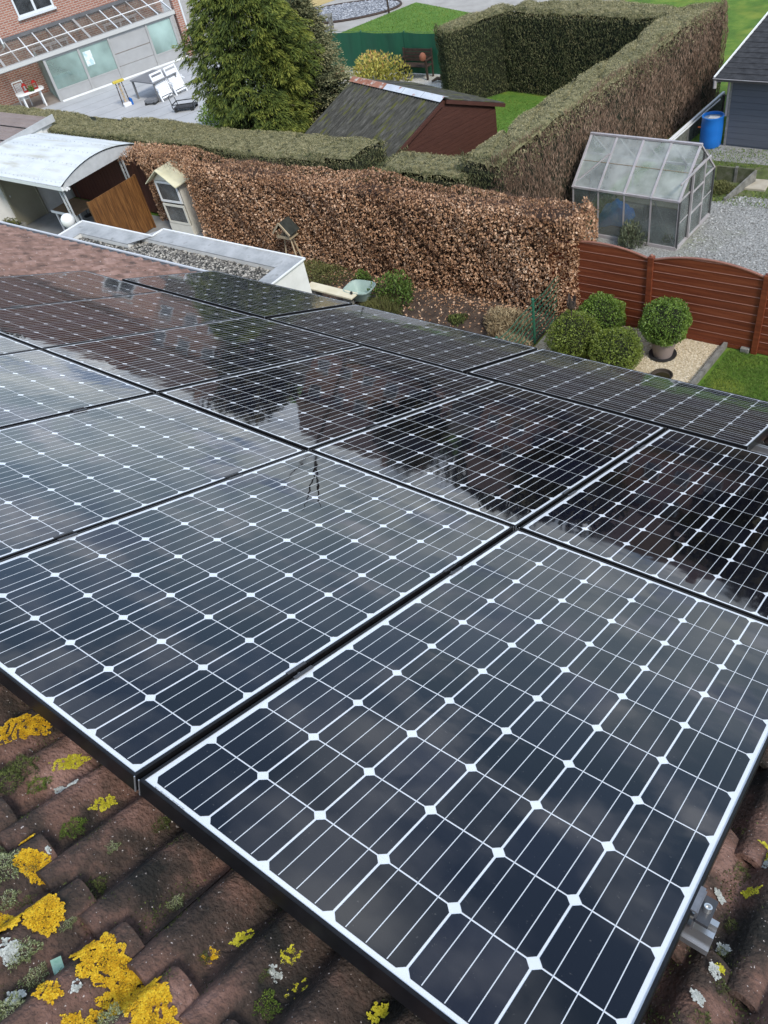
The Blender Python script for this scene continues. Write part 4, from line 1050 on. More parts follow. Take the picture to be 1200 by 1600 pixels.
M_cream = mat('cream_paint', [(0.62, 0.55, 0.38), (0.72, 0.66, 0.49)], scale=3, rough=0.6, bump=.1, bscale=30)
MB().bbox(-.72, .72, -.13, .13, .42, .46, .006).build('board', M_cream, t)
for x in (-.5, .5): MB().box(x - .06, x + .06, -.10, .10, 0, .42).build('block', M_conc, t)
MB().lathe([(0.012, .46), (0.03, .48), (0.032, .51), (0.015, .535)], 10, (.62, .02, 0)).build('knob', MATS['black_plastic'], t, True)

# ------------------------------------------------------------------ flat roofed annex
t = thing('flat_roof_annex', 'white walled annex with gravel flat roof and wide pale parapet', 'building', (0, 0, 0))
M_cap = mat('parapet_cap', [(0.26, 0.27, 0.265), (0.36, 0.365, 0.36), (0.44, 0.445, 0.44)], scale=3, rough=0.75, stops=[.3, .5, .7], bump=.1, bscale=15, fleck=((0.20, 0.205, 0.19), 6, 0.58, 0.75))
M_lipw = mat('white_trim', [(0.74, 0.74, 0.72)], rough=0.5)
AO = [(-9.42, 4.06), (-9.42, 9.38), (-13.58, 9.38), (-13.58, 9.06), (-16.05, 9.06), (-16.05, 4.06)]      # outline
AI = [(-9.80, 4.06), (-9.80, 9.00), (-13.94, 9.00), (-13.94, 8.68), (-15.65, 8.68), (-15.65, 4.06)]
n = len(AO)
MB().prism([AO[0], AO[1], AO[2], AO[3], AO[4], AO[5]], 0.0, 2.22).build('wall', M_wall_white, t)
mb = MB()
for k in range(n - 1):
    a, b, c, d = AO[k], AO[k + 1], AI[k + 1], AI[k]
    mb.add([(*a, 2.222), (*b, 2.222), (*c, 2.222), (*d, 2.222), (*a, 2.58), (*b, 2.58), (*c, 2.555), (*d, 2.555)], [(0, 1, 5, 4), (3, 7, 6, 2)])
mb.build('parapet', M_wall_white, t)
for k in range(n - 1):
    a, b, c, d = AO[k], AO[k + 1], AI[k + 1], AI[k]
    o_ = 0.03
    def out(p, q):  # push outer corners out a little
        return (p[0] + (0.03 if p[0] > q[0] else -0.03 if p[0] < q[0] else 0), p[1] + (0.03 if p[1] > q[1] else 0))
    a2, b2 = out(a, d), out(b, c)
    mb = MB(); mb.add([(*a2, 2.60), (*b2, 2.60), (*c, 2.575), (*d, 2.575), (*a2, 2.582), (*b2, 2.582), (*c, 2.557), (*d, 2.557)], [(3, 2, 1, 0), (0, 1, 5, 4), (2, 3, 7, 6)])
    cp = mb.build('parapet_cap', M_cap, t)
    mb = MB(); mb.bar((*a2, 2.607), (*b2, 2.607), .035, .022); mb.build('cap_edge', M_lipw, cp)
MB().prism(AI, 2.224, 2.47).build('roof_felt', M_felt, t)
pebbles('roof_gravel', 'dark and pale gravel lying on the flat roof', 14000, (-15.65, -9.80), (6.2, 9.0), 2.47, (0.02, 0.045), [(0.04, 0.04, 0.036), (0.14, 0.13, 0.115), (0.46, 0.43, 0.37)], lambda x, y: (x > -13.92) | (y < 8.66))

# ------------------------------------------------------------------ carport with curved roof
M_corr = mat('white_corrugated', [(0.42, 0.45, 0.455), (0.52, 0.55, 0.56), (0.57, 0.60, 0.61)], scale=1.3, rough=0.45, stops=[.25, .5, .75], stretch=(.35, 2.0, 1), fleck=((0.36, 0.355, 0.30), 2.2, 0.52, 0.80))
M_mgrey = mat('grey_metal', [(0.40, 0.41, 0.41), (0.50, 0.51, 0.51)], scale=5, rough=0.5)
M_dred = mat('dark_red_boards', [(0.050, 0.014, 0.008), (0.085, 0.026, 0.014)], scale=4, rough=0.7, stretch=(8, 8, .6))
M_beigedoor = mat('beige_door', [(0.24, 0.22, 0.155), (0.28, 0.26, 0.19)], scale=2, rough=0.6)
t = thing('carport', 'open carport with white curved corrugated roof and lattice posts', 'carport', (0, 0, 0))
X0, X1, Y0, Y1, ZE, RISE = -24.55, -19.9, 11.0, 13.82, 2.1, 0.30
def vault(x, v, off=0.0):
    s = v * 2 - 1
    return (x, Y0 + (Y1 - Y0) * v, ZE + RISE * (1 - s * s) + off)
for q in range(4):          # overlapping sheets along the length
    xa = X0 + (X1 - X0) * q / 4; xb = X0 + (X1 - X0) * (q + 1) / 4 + (0.04 if q < 3 else 0)
    ns = 62
    us = [xa + (xb - xa) * k / ns for k in range(ns + 1)]
    mb = MB(); mb.sheet(lambda u, v: vault(u, v, 0.013 * math.sin(2 * PI * u / 0.076) + .004 * q), us, [k / 14 for k in range(15)])
    mb.build('roof_sheet', M_corr, t, True)
for v in (0.04, 0.28, 0.5, 0.72, 0.96):
    for q in range(22):
        x = X0 + .1 + q * .21
        p = vault(x, v, .022)
        MB().lathe([(0.014, 0), (0.012, .012)], 6, p).build('roof_screw', M_mgrey, t)
MB().bar((X0, Y0 + .03, ZE - .06), (X1, Y0 + .03, ZE - .06), .06, .10).build('front_beam', M_lipw, t)
MB().bar((X0, Y1 - .03, ZE - .06), (X1, Y1 - .03, ZE - .06), .06, .10).build('back_beam', M_mgrey, t)
mb = MB(); poly = [(X1 - .06, Y0 + .03, ZE - .10)] + [(X1 - .06, Y0 + (Y1 - Y0) * k / 12, ZE + RISE * (1 - (k / 6 - 1) ** 2) - .03) for k in range(1, 12)] + [(X1 - .06, Y1 - .03, ZE - .10)]
mb.extrude(poly, (-.04, 0, 0)); mb.build('arched_fascia', M_mgrey, t)
for y in (Y0 + .10, Y1 - .55):
    for dx in (0, .16): MB().box(X1 - .36 + dx, X1 - .32 + dx, y - .02, y + .02, 0, ZE - .06).build('post', M_mgrey, t)
    for k in range(14): MB().bar((X1 - .34, y, .1 + k * .14), (X1 - .18, y, .17 + k * .14), .012).build('lattice_bar', M_mgrey, t)
for y in (Y0 + .12, Y0 + .2, Y1 - .5, Y1 - .42): MB().tube([(X1 - .2, y, ZE - .12), (X1 + .03, y, ZE - .12)], .035, 8).build('purlin_end', M_lipw, t)
for k in range(24):
    x = -24.3 + k * .19
    MB().box(x, x + .182, 13.70, 13.725, 0.05, 2.05).build('back_board', M_dred, t)
MB().box(-24.6, -24.45, 10.2, 13.7, 0, 2.35).build('white_wall', M_wall_white, t)
d = MB().box(-24.449, -24.41, 11.55, 12.55, .03, 2.0).build('door', M_beigedoor, t)
MB().bar((-24.40, 11.53, 0), (-24.40, 11.53, 2.03), .06).bar((-24.40, 12.57, 0), (-24.40, 12.57, 2.03), .06).bar((-24.40, 11.53, 2.03), (-24.40, 12.57, 2.03), .06).build('door_frame', M_beigedoor, d)
MB().lathe([(.012, 0), (.02, .02), (.02, .05)], 8, (-24.38, 11.64, 1.0)).build('handle', M_mgrey, d)

t = thing('wooden_screen', 'freestanding orange-brown boarded screen beside the carport', 'screen', (-19.4, 11.3, 0))
M_orange = mat('oiled_boards', [(0.075, 0.030, 0.008), (0.14, 0.058, 0.015), (0.24, 0.11, 0.032)], scale=7, rough=0.6, stretch=(5, 5, .35))
for k in range(16):
    MB().box(-.012 + .006 * (k % 2), .012 + .006 * (k % 2), k * .105, k * .105 + .100, .04, 1.60).build('board', M_orange, t)
MB().box(-.05, -.0125, 0, 1.68, 1.35, 1.45).build('cross_rail', M_orange, t); MB().box(-.05, -.0125, 0, 1.68, .3, .4).build('cross_rail', M_orange, t)
MB().box(-.03, .05, -.05, -.002, 0, 1.62).build('post', M_orange, t); MB().box(-.03, .05, 1.682, 1.73, 0, 1.62).build('post', M_orange, t)

# cream cabinet with mesh windows
t = thing('cream_aviary', 'tall cream cabinet with gable roof and two wire mesh doors', 'aviary', (-18.05, 12.98, 0), 0.03)
M_creamw = mat('aviary_cream', [(0.60, 0.57, 0.48), (0.70, 0.67, 0.58)], scale=3, rough=.6)
MB().box(-.46, .46, .0, .06, 0, .30).build('base_board', M_creamw, t)
M_mesh = glass_mat('dusty_mesh', (.66, .66, .64), .25, (.38, .38, .36), 2)
M_inside = mat('aviary_inside', [(0.42, 0.40, 0.33), (0.50, 0.48, 0.40)], scale=3, rough=.8)
MB().box(-.46, -.43, .062, .62, 0, 1.55).build('side_wall', M_creamw, t); MB().box(.43, .46, .062, .62, 0, 1.55).build('side_wall', M_creamw, t)
MB().box(-.43, .43, .60, .62, 0, 1.55).build('back_wall', M_inside, t)
MB().box(-.43, .43, .065, .60, .92, .95).build('shelf', M_inside, t)
for z0, z1 in ((.32, .90), (.96, 1.56)):
    mb = MB().box(-.44, .44, .0, .04, z0, z0 + .06).box(-.44, .44, .0, .04, z1 - .06, z1).box(-.44, -.38, .0, .04, z0 + .06, z1 - .06).box(.38, .44, .0, .04, z0 + .06, z1 - .06)
    d = mb.build('door', M_lipw if z0 > .5 else M_creamw, t)
    MB().box(-.38, .38, .018, .022, z0 + .06, z1 - .06).build('wire_mesh', M_mesh, d)
    MB().box(.10, .14, .2, .24, z0, z1 - .05).build('perch_post', M_inside, d)
mb = MB().extrude([(-.46, .03, 1.57), (.46, .03, 1.57), (0, .03, 1.90)], (0, .03, 0)); mb.build('gable', M_creamw, t)
for s in (-1, 1):
    mb = MB(); mb.sheet(lambda u, v: (s * u, v, 1.96 - u * .68), [0, .62], [-.18, .78], (0, 0, -.025))
    mb.build('roof_board', mat('pale_yellow_roof' + ('l' if s < 0 else 'r'), [(0.58, 0.55, 0.36), (0.68, 0.65, 0.46)], scale=3, rough=.6), t)

# table under the carport, black shade, planter, globe lamp
M_tabletop = mat('brown_tabletop', [(0.17, 0.105, 0.06), (0.24, 0.155, 0.09)], scale=5, rough=.6)
t = thing('carport_table', 'brown topped table with white edge under the carport', 'table', (-21.9, 12.2, 0))
MB().box(-.62, .62, -.42, .42, .72, .75).build('tabletop', M_tabletop, t)
MB().box(-.64, .64, -.445, -.4205, .68, .755).build('white_edge', M_lipw, t)
for x in (-.55, .55):
    for y in (-.36, .36): MB().box(x - .02, x + .02, y - .02, y + .02, 0, .72).build('leg', M_lipw, t)
t = thing('floor_lamp', 'black shaded lamp standing by the white carport wall', 'lamp', (-22.6, 12.9, 0))
MB().lathe([(0.14, 0), (0.14, .03), (.02, .04)], 16).build('foot', MATS['black_plastic'], t); MB().tube([(0, 0, .03), (0, 0, 1.15)], .012, 8).build('pole', MATS['black_plastic'], t)
MB().lathe([(0.19, 1.1), (0.17, 1.42), (0.15, 1.42), (.17, 1.12)], 18).build('shade', MATS['black_plastic'], t, True)
t = thing('globe_lamp', 'white globe garden lamp on a turned white post', 'lamp', (-19.5, 10.55, 0))
M_globe = mat('opal_globe', [(0.78, 0.77, 0.74)], rough=.25, coat=.5)
MB().lathe([(.10, 0), (.10, .08), (.05, .12), (.045, .7), (.07, .74), (.05, .8), (.05, 1.12), (.11, 1.18), (.08, 1.24)], 16).build('post', M_lipw, t, True)
MB().lathe([(.19 * math.cos(q), 1.43 + .19 * math.sin(q)) for q in [-1.5 + 3 * k / 12 for k in range(13)]], 20).build('globe', M_globe, t, True)
MB().tube([(0, 0, .75), (.22, .05, .9), (.25, .05, 1.05)], .025, 8).tube([(0, 0, .75), (-.2, -.05, .9), (-.22, -.05, 1.05)], .025, 8).build('scroll_arms', M_lipw, t)
t = thing('planter_box', 'concrete trough with withered plants by the carport door', 'planter', (-24.0, 11.1, 0), .1)
mb = MB(); mb.box(-.4, .4, -.2, .2, 0, .08).box(-.4, .4, -.2, -.15, .08, .42).box(-.4, .4, .15, .2, .08, .42).box(-.4, -.35, -.15, .15, .08, .42).box(.35, .4, -.15, .15, .08, .42)
mb.build('trough', M_conc, t); MB().box(-.35, .35, -.15, .15, .08, .36).build('soil', M_soil, t)
k = 260; P = np.stack([rng.uniform(-.3, .3, k), rng.uniform(-.12, .12, k), rng.uniform(.38, .58, k)], 1)
quads('plants', leaves(P, np.tile([[0, 0, 1.]], (k, 1)), rng.uniform(.05, .1, k), .4, .8), rng.uniform(0, 1, k), M_olive, t)
# ribbed brown lean-to roof
t = thing('lean_to', 'lean-to with ribbed brown sheet roof left of the carport', 'shelter', (0, 0, 0))
M_brownroof = mat('brown_sheet', [(0.20, 0.15, 0.125), (0.26, 0.20, 0.17)], scale=2, rough=.5)
for q in range(3):
    def ribs(u, v):
        f = (u / .26) % 1.0
        return (-29.0 + v * 4.6, 11.6 + u * 1.0 + q * .87, 2.35 + .03 * q + .012 * u + (.028 if f < .22 else 0.0))
    mb = MB(); mb.sheet(ribs, [k * .0286 for k in range(31)], [0, 1]); mb.build('roof_sheet', M_brownroof, t)
MB().box(-28.9, -24.5, 11.7, 14.15, 0, 2.28).build('wall', M_wall_white, t)
mb = MB(); mb.extrude([(-24.40, 11.5, 2.30), (-24.40, 14.25, 2.30), (-24.40, 14.25, 2.52), (-24.40, 11.5, 2.44)], (-.02, 0, 0)); mb.build('verge_board', M_mgrey, t)

# ------------------------------------------------------------------ mossy shed in the neighbouring garden
M_asb = mat('mossy_sheet', [(0.028, 0.028, 0.023), (0.052, 0.051, 0.043), (0.10, 0.098, 0.086)], scale=5.4, rough=.95, bump=.5, bscale=20, stops=[.32, .5, .7], coord='obj', stretch=(3.2, .5, 1), fleck=((0.075, 0.078, 0.02), 2.4, 0.55, 0.66))
M_rbrown = mat('shed_brown', [(0.060, 0.021, 0.014), (0.080, 0.029, 0.019)], scale=3, rough=.75, stretch=(1, 1, 6))
t = thing('mossy_shed', 'low brown shed with mossy corrugated roof behind the hedge', 'shed', (-11.47, 17.41, 0), math.radians(165))
# local x runs along the ridge away from the gable, local y towards the camera side is negative after the turn -> use +y = front
LS, HWD, ZR, ZV = 3.85, 2.08, 2.42, 1.60
for s, nm in ((1, 'front'), (-1, 'back')):
    for q in range(4):
        xa, xb = LS * q / 4, LS * (q + 1) / 4 + (.05 if q < 3 else 0)
        nu = 72
        mb = MB(); mb.sheet(lambda u, v: (u, s * (.03 + v * HWD), ZR - .02 - (ZR - ZV) * v + .026 * math.sin(2 * PI * u / .110) + .006 * q), [xa + (xb - xa) * k / nu for k in range(nu + 1)], [0, .33, .34, .66, .67, 1.0])
        mb.build('roof_sheet', M_asb, t)
M_capred = mat('ridge_red', [(0.26, 0.10, 0.06), (0.36, 0.17, 0.11)], scale=6, rough=.8, fleck=((.5, .48, .44), 8, .55, .7))
M_capwhite = mat('ridge_white', [(0.46, 0.49, 0.52), (0.58, 0.61, 0.64)], scale=4, rough=.6, fleck=((.32, .14, .09), 5, .60, .68))
seq = [M_capwhite, M_capwhite, M_capwhite, M_capred, M_capred]
for q in range(5):
    xa, xb = -.06 + (LS + .1) * q / 5, -.06 + (LS + .1) * (q + 1) / 5 - .01
    mb = MB()
    mb.add([(xa, .17, ZR - .015), (xb, .17, ZR - .015), (xb, 0, ZR + .06), (xa, 0, ZR + .06), (xb, -.17, ZR - .015), (xa, -.17, ZR - .015)], [(0, 3, 2, 1), (3, 5, 4, 2)])
    mb.build('ridge_cap', M_capred if q == 0 and False else seq[q], t)
MB().box(.05, .22, -1.8, 1.8, 0, ZV - .02).build('lower_wall', M_rbrown, t)
for k in range(9):          # gable boards
    z0, z1 = ZV - .02 + k * .10, ZV - .02 + k * .10 + .096
    f = lambda z: max(0.0, (ZR - .06 - z) / (ZR - ZV)) * HWD
    w0, w1 = min(1.8, f(z0)), min(1.8, f(z1))
    if w0 <= 0.03: break
    mb = MB(); mb.extrude([(.04, -w0, z0), (.04, w0, z0), (.04, w1, z1), (.04, -w1, z1)], (.03, 0, 0)); mb.build('gable_board', M_rbrown, t)
for k in range(14): MB().box(.036, .049, -1.8, 1.8, k * .11, k * .11 + .104).build('wall_board', M_rbrown, t)
MB().box(.22, LS - .1, 1.72, 1.8, 0, ZV).build('side_wall', M_rbrown, t); MB().box(.22, LS - .1, -1.8, -1.72, 0, ZV).build('side_wall', M_rbrown, t)
for s in (-1, 1): MB().bar((-.02, s * .06, ZR - .09), (-.02, s * (HWD + .02), ZV - .07), .04, .09).build('barge_board', M_rbrown, t)

# ------------------------------------------------------------------ greenhouse
M_ghbar = mat('greenhouse_bar', [(0.36, 0.345, 0.335), (0.44, 0.395, 0.39), (0.48, 0.475, 0.46)], scale=3, rough=.5, metal=.2)
M_ghdark = mat('greenhouse_rubber', [(0.05, 0.05, 0.05), (0.09, 0.09, 0.085)], scale=6, rough=.7)
M_ghglass = glass_mat('greenhouse_glass', (.88, .92, .89), .12, (.60, .63, .58), 2.5)
M_ghroof = glass_mat('greenhouse_roof_glass', (.84, .89, .87), .36, (.62, .65, .61), 2.0)
t = thing('greenhouse', 'small aluminium greenhouse with dusty glass and sliding door', 'greenhouse', (-7.27, 16.22, 0), math.radians(-3))
GL, GW, GE, GR = 2.55, 1.72, 1.13, 1.98
gx = [GL * k / 4 for k in range(5)]
for x in gx:
    MB().bar((x, 0, .06), (x, 0, GE), .032).build('wall_bar', M_ghbar, t); MB().bar((x, GW, .06), (x, GW, GE), .032).build('wall_bar', M_ghbar, t)
    w = .05 if x in (gx[0], gx[2], gx[4]) else .042
    MB().bar((x, -.03, GE), (x, GW / 2, GR), w, .03).build('roof_bar', M_ghbar, t); MB().bar((x, GW + .03, GE), (x, GW / 2, GR), w, .03).build('roof_bar', M_ghbar, t)
for y in (0, GW):
    MB().bar((-.02, y, GE), (GL + .02, y, GE), .05, .045).build('eave_bar', M_ghbar, t)
    MB().bar((-.02, y, .04), (GL + .02, y, .04), .06, .08).build('base_rail', M_ghbar, t)
MB().bar((-.03, GW / 2, GR + .012), (GL + .03, GW / 2, GR + .012), .06, .04).build('ridge_bar', M_ghbar, t)
for x in (0, GL):
    MB().bar((x, 0, .04), (x, GW, .04), .06, .08).build('base_rail', M_ghbar, t); MB().bar((x, 0, GE), (x, GW, GE), .03).build('gable_tie', M_ghbar, t)
mb = MB(); 
for k in range(4):
    xa, xb = gx[k] + .02, gx[k + 1] - .02
    for y in (0.0, GW):
        MB().box(xa, xb, y - .002, y + .002, .08, GE - .02).build('wall_pane', M_ghglass, t)
    for s, yb in ((1, 0.0), (-1, GW)):
        for q in range(2):
            f0, f1 = q * .5 + .01, q * .5 + .505
            pt = lambda x, f, o: (x, yb + s * f * GW / 2, GE + f * (GR - GE) + o + .006 * (1 - q))
            mb = MB(); mb.add([pt(xa, f0, 0), pt(xb, f0, 0), pt(xb, f1, 0), pt(xa, f1, 0)], [(0, 1, 2, 3)]); mb.build('roof_pane', M_ghroof, t)
    MB().bar((xa, GW / 4, (GE + GR) / 2 + .012), (xb, GW / 4, (GE + GR) / 2 + .012), .012, .006).build('pane_joint', mat('rusty_joint%d' % k, [(0.20, 0.13, 0.07), (0.30, 0.22, 0.14)], scale=9, rough=.9), t)
for x0, y0, x1, y1 in ((.03, .05, .58, 1.05), (GL - .03, .05, GL - .58, 1.05)):
    MB().bar((x0, .03, y0), (x1, .03, y1), .022, .012).build('brace', M_ghbar, t)
for sx, ex in ((.05, .62),): MB().bar((sx, .1, GE + .1), (ex, .55, GR - .25), .025).build('roof_brace', M_ghbar, t)
gy = [0, .52, 1.10, GW]
for y in gy[1:3]:
    zt = GE + (GR - GE) * (1 - abs(y - GW / 2) / (GW / 2))
    MB().bar((GL, y, .06), (GL, y, zt), .05).build('gable_bar', M_ghdark, t)
MB().bar((GL + .02, 0, .06), (GL + .02, 0, GE), .035).build('corner_seal', M_ghdark, t); MB().bar((GL + .02, GW, .06), (GL + .02, GW, GE), .035).build('corner_seal', M_ghdark, t)
for a, b in ((0, 1), (2, 3)):
    for z0, z1 in ((.08, .60), (.62, GE - .02)): MB().box(GL - .002, GL + .002, gy[a] + .02, gy[b] - .02, z0, z1).build('gable_pane', M_ghglass, t)
    MB().bar((GL, gy[a] + .02, .61), (GL, gy[b] - .02, .61), .02).build('gable_rail', M_ghbar, t)
mb = MB(); mb.add([(GL, .03, GE + .02), (GL, GW - .03, GE + .02), (GL, GW / 2, GR - .03)], [(0, 1, 2)]); mb.build('gable_pane', M_ghglass, t)
mb = MB(); mb.add([(0, .03, GE + .02), (0, GW - .03, GE + .02), (0, GW / 2, GR - .03)], [(2, 1, 0)]); mb.build('gable_pane', M_ghglass, t)
for a, b in ((0, .75), (.77, GW)): MB().box(-.002, .002, a + .02, b - .02, .08, GE - .02).build('gable_pane', M_ghglass, t)
d = MB().bar((GL + .045, .52, .08), (GL + .045, .52, 1.58), .04).bar((GL + .045, 1.10, .08), (GL + .045, 1.10, 1.58), .04).bar((GL + .045, .52, 1.57), (GL + .045, 1.10, 1.57), .04).bar((GL + .045, .54, .62), (GL + .045, 1.08, .62), .035).bar((GL + .045, .54, 1.10), (GL + .045, 1.08, 1.10), .035).bar((GL + .045, .52, .09), (GL + .045, 1.10, .09), .04).build('door', M_ghbar, t)
for z0, z1 in ((.11, .60), (.64, 1.08), (1.12, 1.55)): MB().box(GL + .043, GL + .047, .54, 1.08, z0, z1).build('door_pane', M_ghglass, d)
MB().bar((GL + .07, -.16, 1.58), (GL + .07, 1.30, 1.58), .025, .04).build('door_track', M_ghbar, t)
# things inside
M_bluebag = mat('blue_film', [(0.02, 0.16, 0.55), (0.05, 0.28, 0.75), (0.35, 0.50, 0.72)], scale=5, rough=.4, stops=[.3, .5, .72])
t = thing('blue_sack', 'crumpled blue plastic sack inside the greenhouse', 'sack', (-6.38, 16.62, 0.22), .3)
t.scale = (1.25, 1.25, 1.4)
n_ = 16
mb = MB(); mb.sheet(lambda u, v: ((u - .5) * .62 * (1 + .12 * math.sin(v * 9)), (v - .5) * .42 * (1 + .15 * math.sin(u * 11)), .34 * max(0, math.sin(PI * u) * math.sin(PI * v)) ** .5 + .05 * math.sin(u * 17 + v * 9) * math.sin(v * 13)), [k / n_ for k in range(n_ + 1)], [k / n_ for k in range(n_ + 1)])
mb.build('film', M_bluebag, t, True)
MB().bbox(-.26, .26, -.16, .16, -.10, .05, .03).build('contents', M_soil, t)
clump('potted_greenery', 'grey-green bushy plant behind the greenhouse front glass', 'plant', (-5.75, 16.02, 0), .34, .62, mat('sage_leaves', [(0.05, 0.065, 0.035), (0.11, 0.13, 0.07), (0.19, 0.21, 0.12)], attr='tint', rough=.8), 1500, (.06, .13), .2, .9, .45)
clump('leafy_shrub', 'green leafy plant in the left corner of the greenhouse', 'plant', (-6.85, 17.2, 0), .34, .55, M_leaf, 900, (.06, .11), .5)
clump('lettuce', 'small bright green lettuce inside the greenhouse', 'plant', (-5.05, 16.45, 0), .14, .14, M_leaf, 160, (.06, .1), .6, stems=False)
t = thing('staging_bench', 'low wooden bench along the back of the greenhouse', 'bench', (-5.9, 17.35, 0), math.radians(-3))
MB().box(-.9, .9, -.22, .22, .42, .45).build('top', M_wood_pale, t)
for x in (-.8, 0, .8): MB().box(x - .03, x + .03, -.2, .2, 0, .42).build('leg', M_conc, t)

# ------------------------------------------------------------------ yard behind the greenhouse
M_blue = mat('blue_plastic', [(0.010, 0.13, 0.46), (0.014, 0.17, 0.56)], scale=2, rough=.4)
t = thing('blue_barrel', 'blue plastic rain barrel beside the grey shed', 'barrel', (-5.95, 21.45, 0))
MB().lathe([(0.24, 0), (0.265, .05), (0.275, .25), (0.275, .55), (0.265, .72), (0.275, .74), (0.275, .78), (0.245, .78), (0.24, .70), (0.1, .60)], 32).build('body', M_blue, t, True)
MB().lathe([(0.235, .70), (0.235, .712)], 24).build('water', mat('barrel_water', [(0.25, 0.30, 0.33)], rough=.08), t)
MB().box(-.10, .16, -.06, .09, .715, .73).build('floating_board', mat('pale_board', [(0.6, 0.6, 0.58)], rough=.6), t)
MB().tube([(-.27, -.05, .48), (-.34, -.06, .48)], .02, 8).build('orange_tap', mat('orange_plastic', [(0.6, 0.13, 0.02)], rough=.5), t)
M_greyrend = mat('blue_grey_cladding', [(0.105, 0.113, 0.135), (0.125, 0.136, 0.160)], scale=2.5, rough=.75, stretch=(.5, 1, 9))
M_shingle = mat('black_shingle', [(0.016, 0.016, 0.017), (0.030, 0.030, 0.032), (0.045, 0.045, 0.046)], scale=7, rough=.9, bump=.4, bscale=120)
t = thing('grey_shed', 'blue-grey shed with black shingle roof at the right edge', 'shed', (-5.6, 21.5, 0), math.radians(-4))
MB().box(.0, 5.2, .03, 2.9, 0, 1.70).build('wall', M_greyrend, t)
for k in range(11): MB().box(.03, 5.2, .012, .0285, .06 + k * .15, .06 + k * .15 + .145).build('cladding_board', M_greyrend, t)
MB().box(-.02, .028, -.006, .05, 0, 1.70).build('corner_post', mat('weathered_post', [(0.18, 0.17, 0.16), (0.30, 0.29, 0.28)], scale=14, rough=.9), t)
SR = 0.165
for row in range(13):
    y0 = -.28 + row * .24; z0 = 1.74 + (y0 + .28) * SR
    off = .5 * (row % 2)
    for k in range(-1, 8):
        xa = -.34 + (k + off) * .34; xb = xa + .333
        if xb < -.33: continue
        xa = max(xa, -.33)
        if xa > 2.3: continue
        dz = random.uniform(0, .004)
        mb = MB(); mb.add([(xa, y0, z0 + .012 + dz), (xb, y0, z0 + .012 + dz), (xb, y0 + .27, z0 + .27 * SR + .001), (xa, y0 + .27, z0 + .27 * SR + .001), (xa, y0, z0), (xb, y0, z0)], [(0, 1, 2, 3), (4, 5, 1, 0)])
        mb.build('shingle', M_shingle, t)
mb = MB(); mb.extrude([(-.33, -.27, 1.735), (5.4, -.27, 1.735), (5.4, 2.84, 1.735 + 3.11 * SR), (-.33, 2.84, 1.735 + 3.11 * SR)], (0, 0, -.05)); mb.build('roof_deck', M_shingle, t)
MB().bar((-.345, -.29, 1.75), (-.345, 2.86, 1.765 + 3.13 * SR), .03, .06).build('white_verge', M_lipw, t)
MB().bar((-.36, -.30, 1.715), (5.4, -.30, 1.715), .05, .06).build('gutter', mat('dark_gutter', [(0.05, 0.045, 0.045), (0.08, 0.075, 0.07)], scale=5, rough=.6), t)
MB().bar((-.36, -.332, 1.745), (5.4, -.332, 1.745), .012, .012).build('gutter_rim', M_ghbar, t)
MB().tube([(-.30, -.30, 1.70), (-.30, -.30, 1.52)], .045, 8).tube([(-.30, -.30, 1.68), (-.05, -.03, 1.62), (-.06, .02, .75)], .03, 8).build('downpipe', M_ghbar, t)
t = thing('low_fence', 'low mottled fence with white capping along the brown hedge', 'fence', (0, 0, 0))
M_mott = mat('mottled_mesh', [(0.05, 0.055, 0.045), (0.12, 0.125, 0.10), (0.18, 0.18, 0.15)], scale=16, rough=.9)
MB().add([(-6.67, 20.3, 0), (-6.45, 23.6, 0), (-6.45, 23.6, .48), (-6.67, 20.3, .48), (-6.63, 20.3, 0), (-6.41, 23.6, 0), (-6.41, 23.6, .48), (-6.63, 20.3, .48)], [(0, 1, 2, 3), (7, 6, 5, 4), (3, 2, 6, 7), (0, 3, 7, 4)]).build('mesh_panel', M_mott, t)
MB().bar((-6.66, 20.25, .515), (-6.44, 23.65, .515), .06, .05).build('capping', M_lipw, t); MB().bar((-6.59, 20.25, .50), (-6.37, 23.2, .50), .025, .03).build('lower_capping', M_lipw, t)
for y in (20.3, 21.4, 22.5, 23.6): MB().box(-6.70 + (y - 20.3) * .0667, -6.60 + (y - 20.3) * .0667, y - .03, y + .03, 0, .49).build('post', M_conc, t)
t = thing('garden_fork', 'rusty garden fork leaning by the grey shed corner', 'fork', (-6.0, 22.2, 0), .2)
MB().tube([(0, 0, .1), (.06, -.12, 1.02)], .018, 8).build('shaft', M_rust, t); MB().tube([(-.06, 0, .12), (.06, 0, .12)], .014, 6).build('tine_bar', M_rust, t); MB().tube([(.0, -.12, 1.02), (.12, -.13, 1.02)], .016, 6).build('handle', M_rust, t)
for x in (-.06, -.02, .02, .06): MB().tube([(x, 0, .12), (x, .02, .0)], .007, 5).build('tine', M_rust, t)
M_cmoss = mat('mossy_concrete', [(0.05, 0.06, 0.025), (0.11, 0.115, 0.06), (0.17, 0.165, 0.12)], scale=6, rough=.95)
t = thing('compost_bay', 'mossy concrete panel bay beside the greenhouse', 'compost bay', (0, 0, 0))
MB().box(-5.10, -4.67, 19.55, 19.60, 0, .36).build('panel', M_cmoss, t); MB().box(-4.60, -4.22, 19.55, 19.60, 0, .36).build('panel', M_cmoss, t)
MB().box(-4.668, -4.602, 19.53, 19.61, 0, .38).build('post', M_conc, t)
MB().add([(-4.22, 19.6, 0), (-4.17, 19.6, 0), (-4.50, 18.55, 0), (-4.55, 18.55, 0), (-4.22, 19.6, .33), (-4.17, 19.6, .33), (-4.50, 18.55, .08), (-4.55, 18.55, .08)], [(4, 7, 6, 5), (0, 4, 5, 1), (2, 6, 7, 3), (0, 3, 7, 4), (1, 5, 6, 2)]).build('sloping_kerb', M_conc, t)
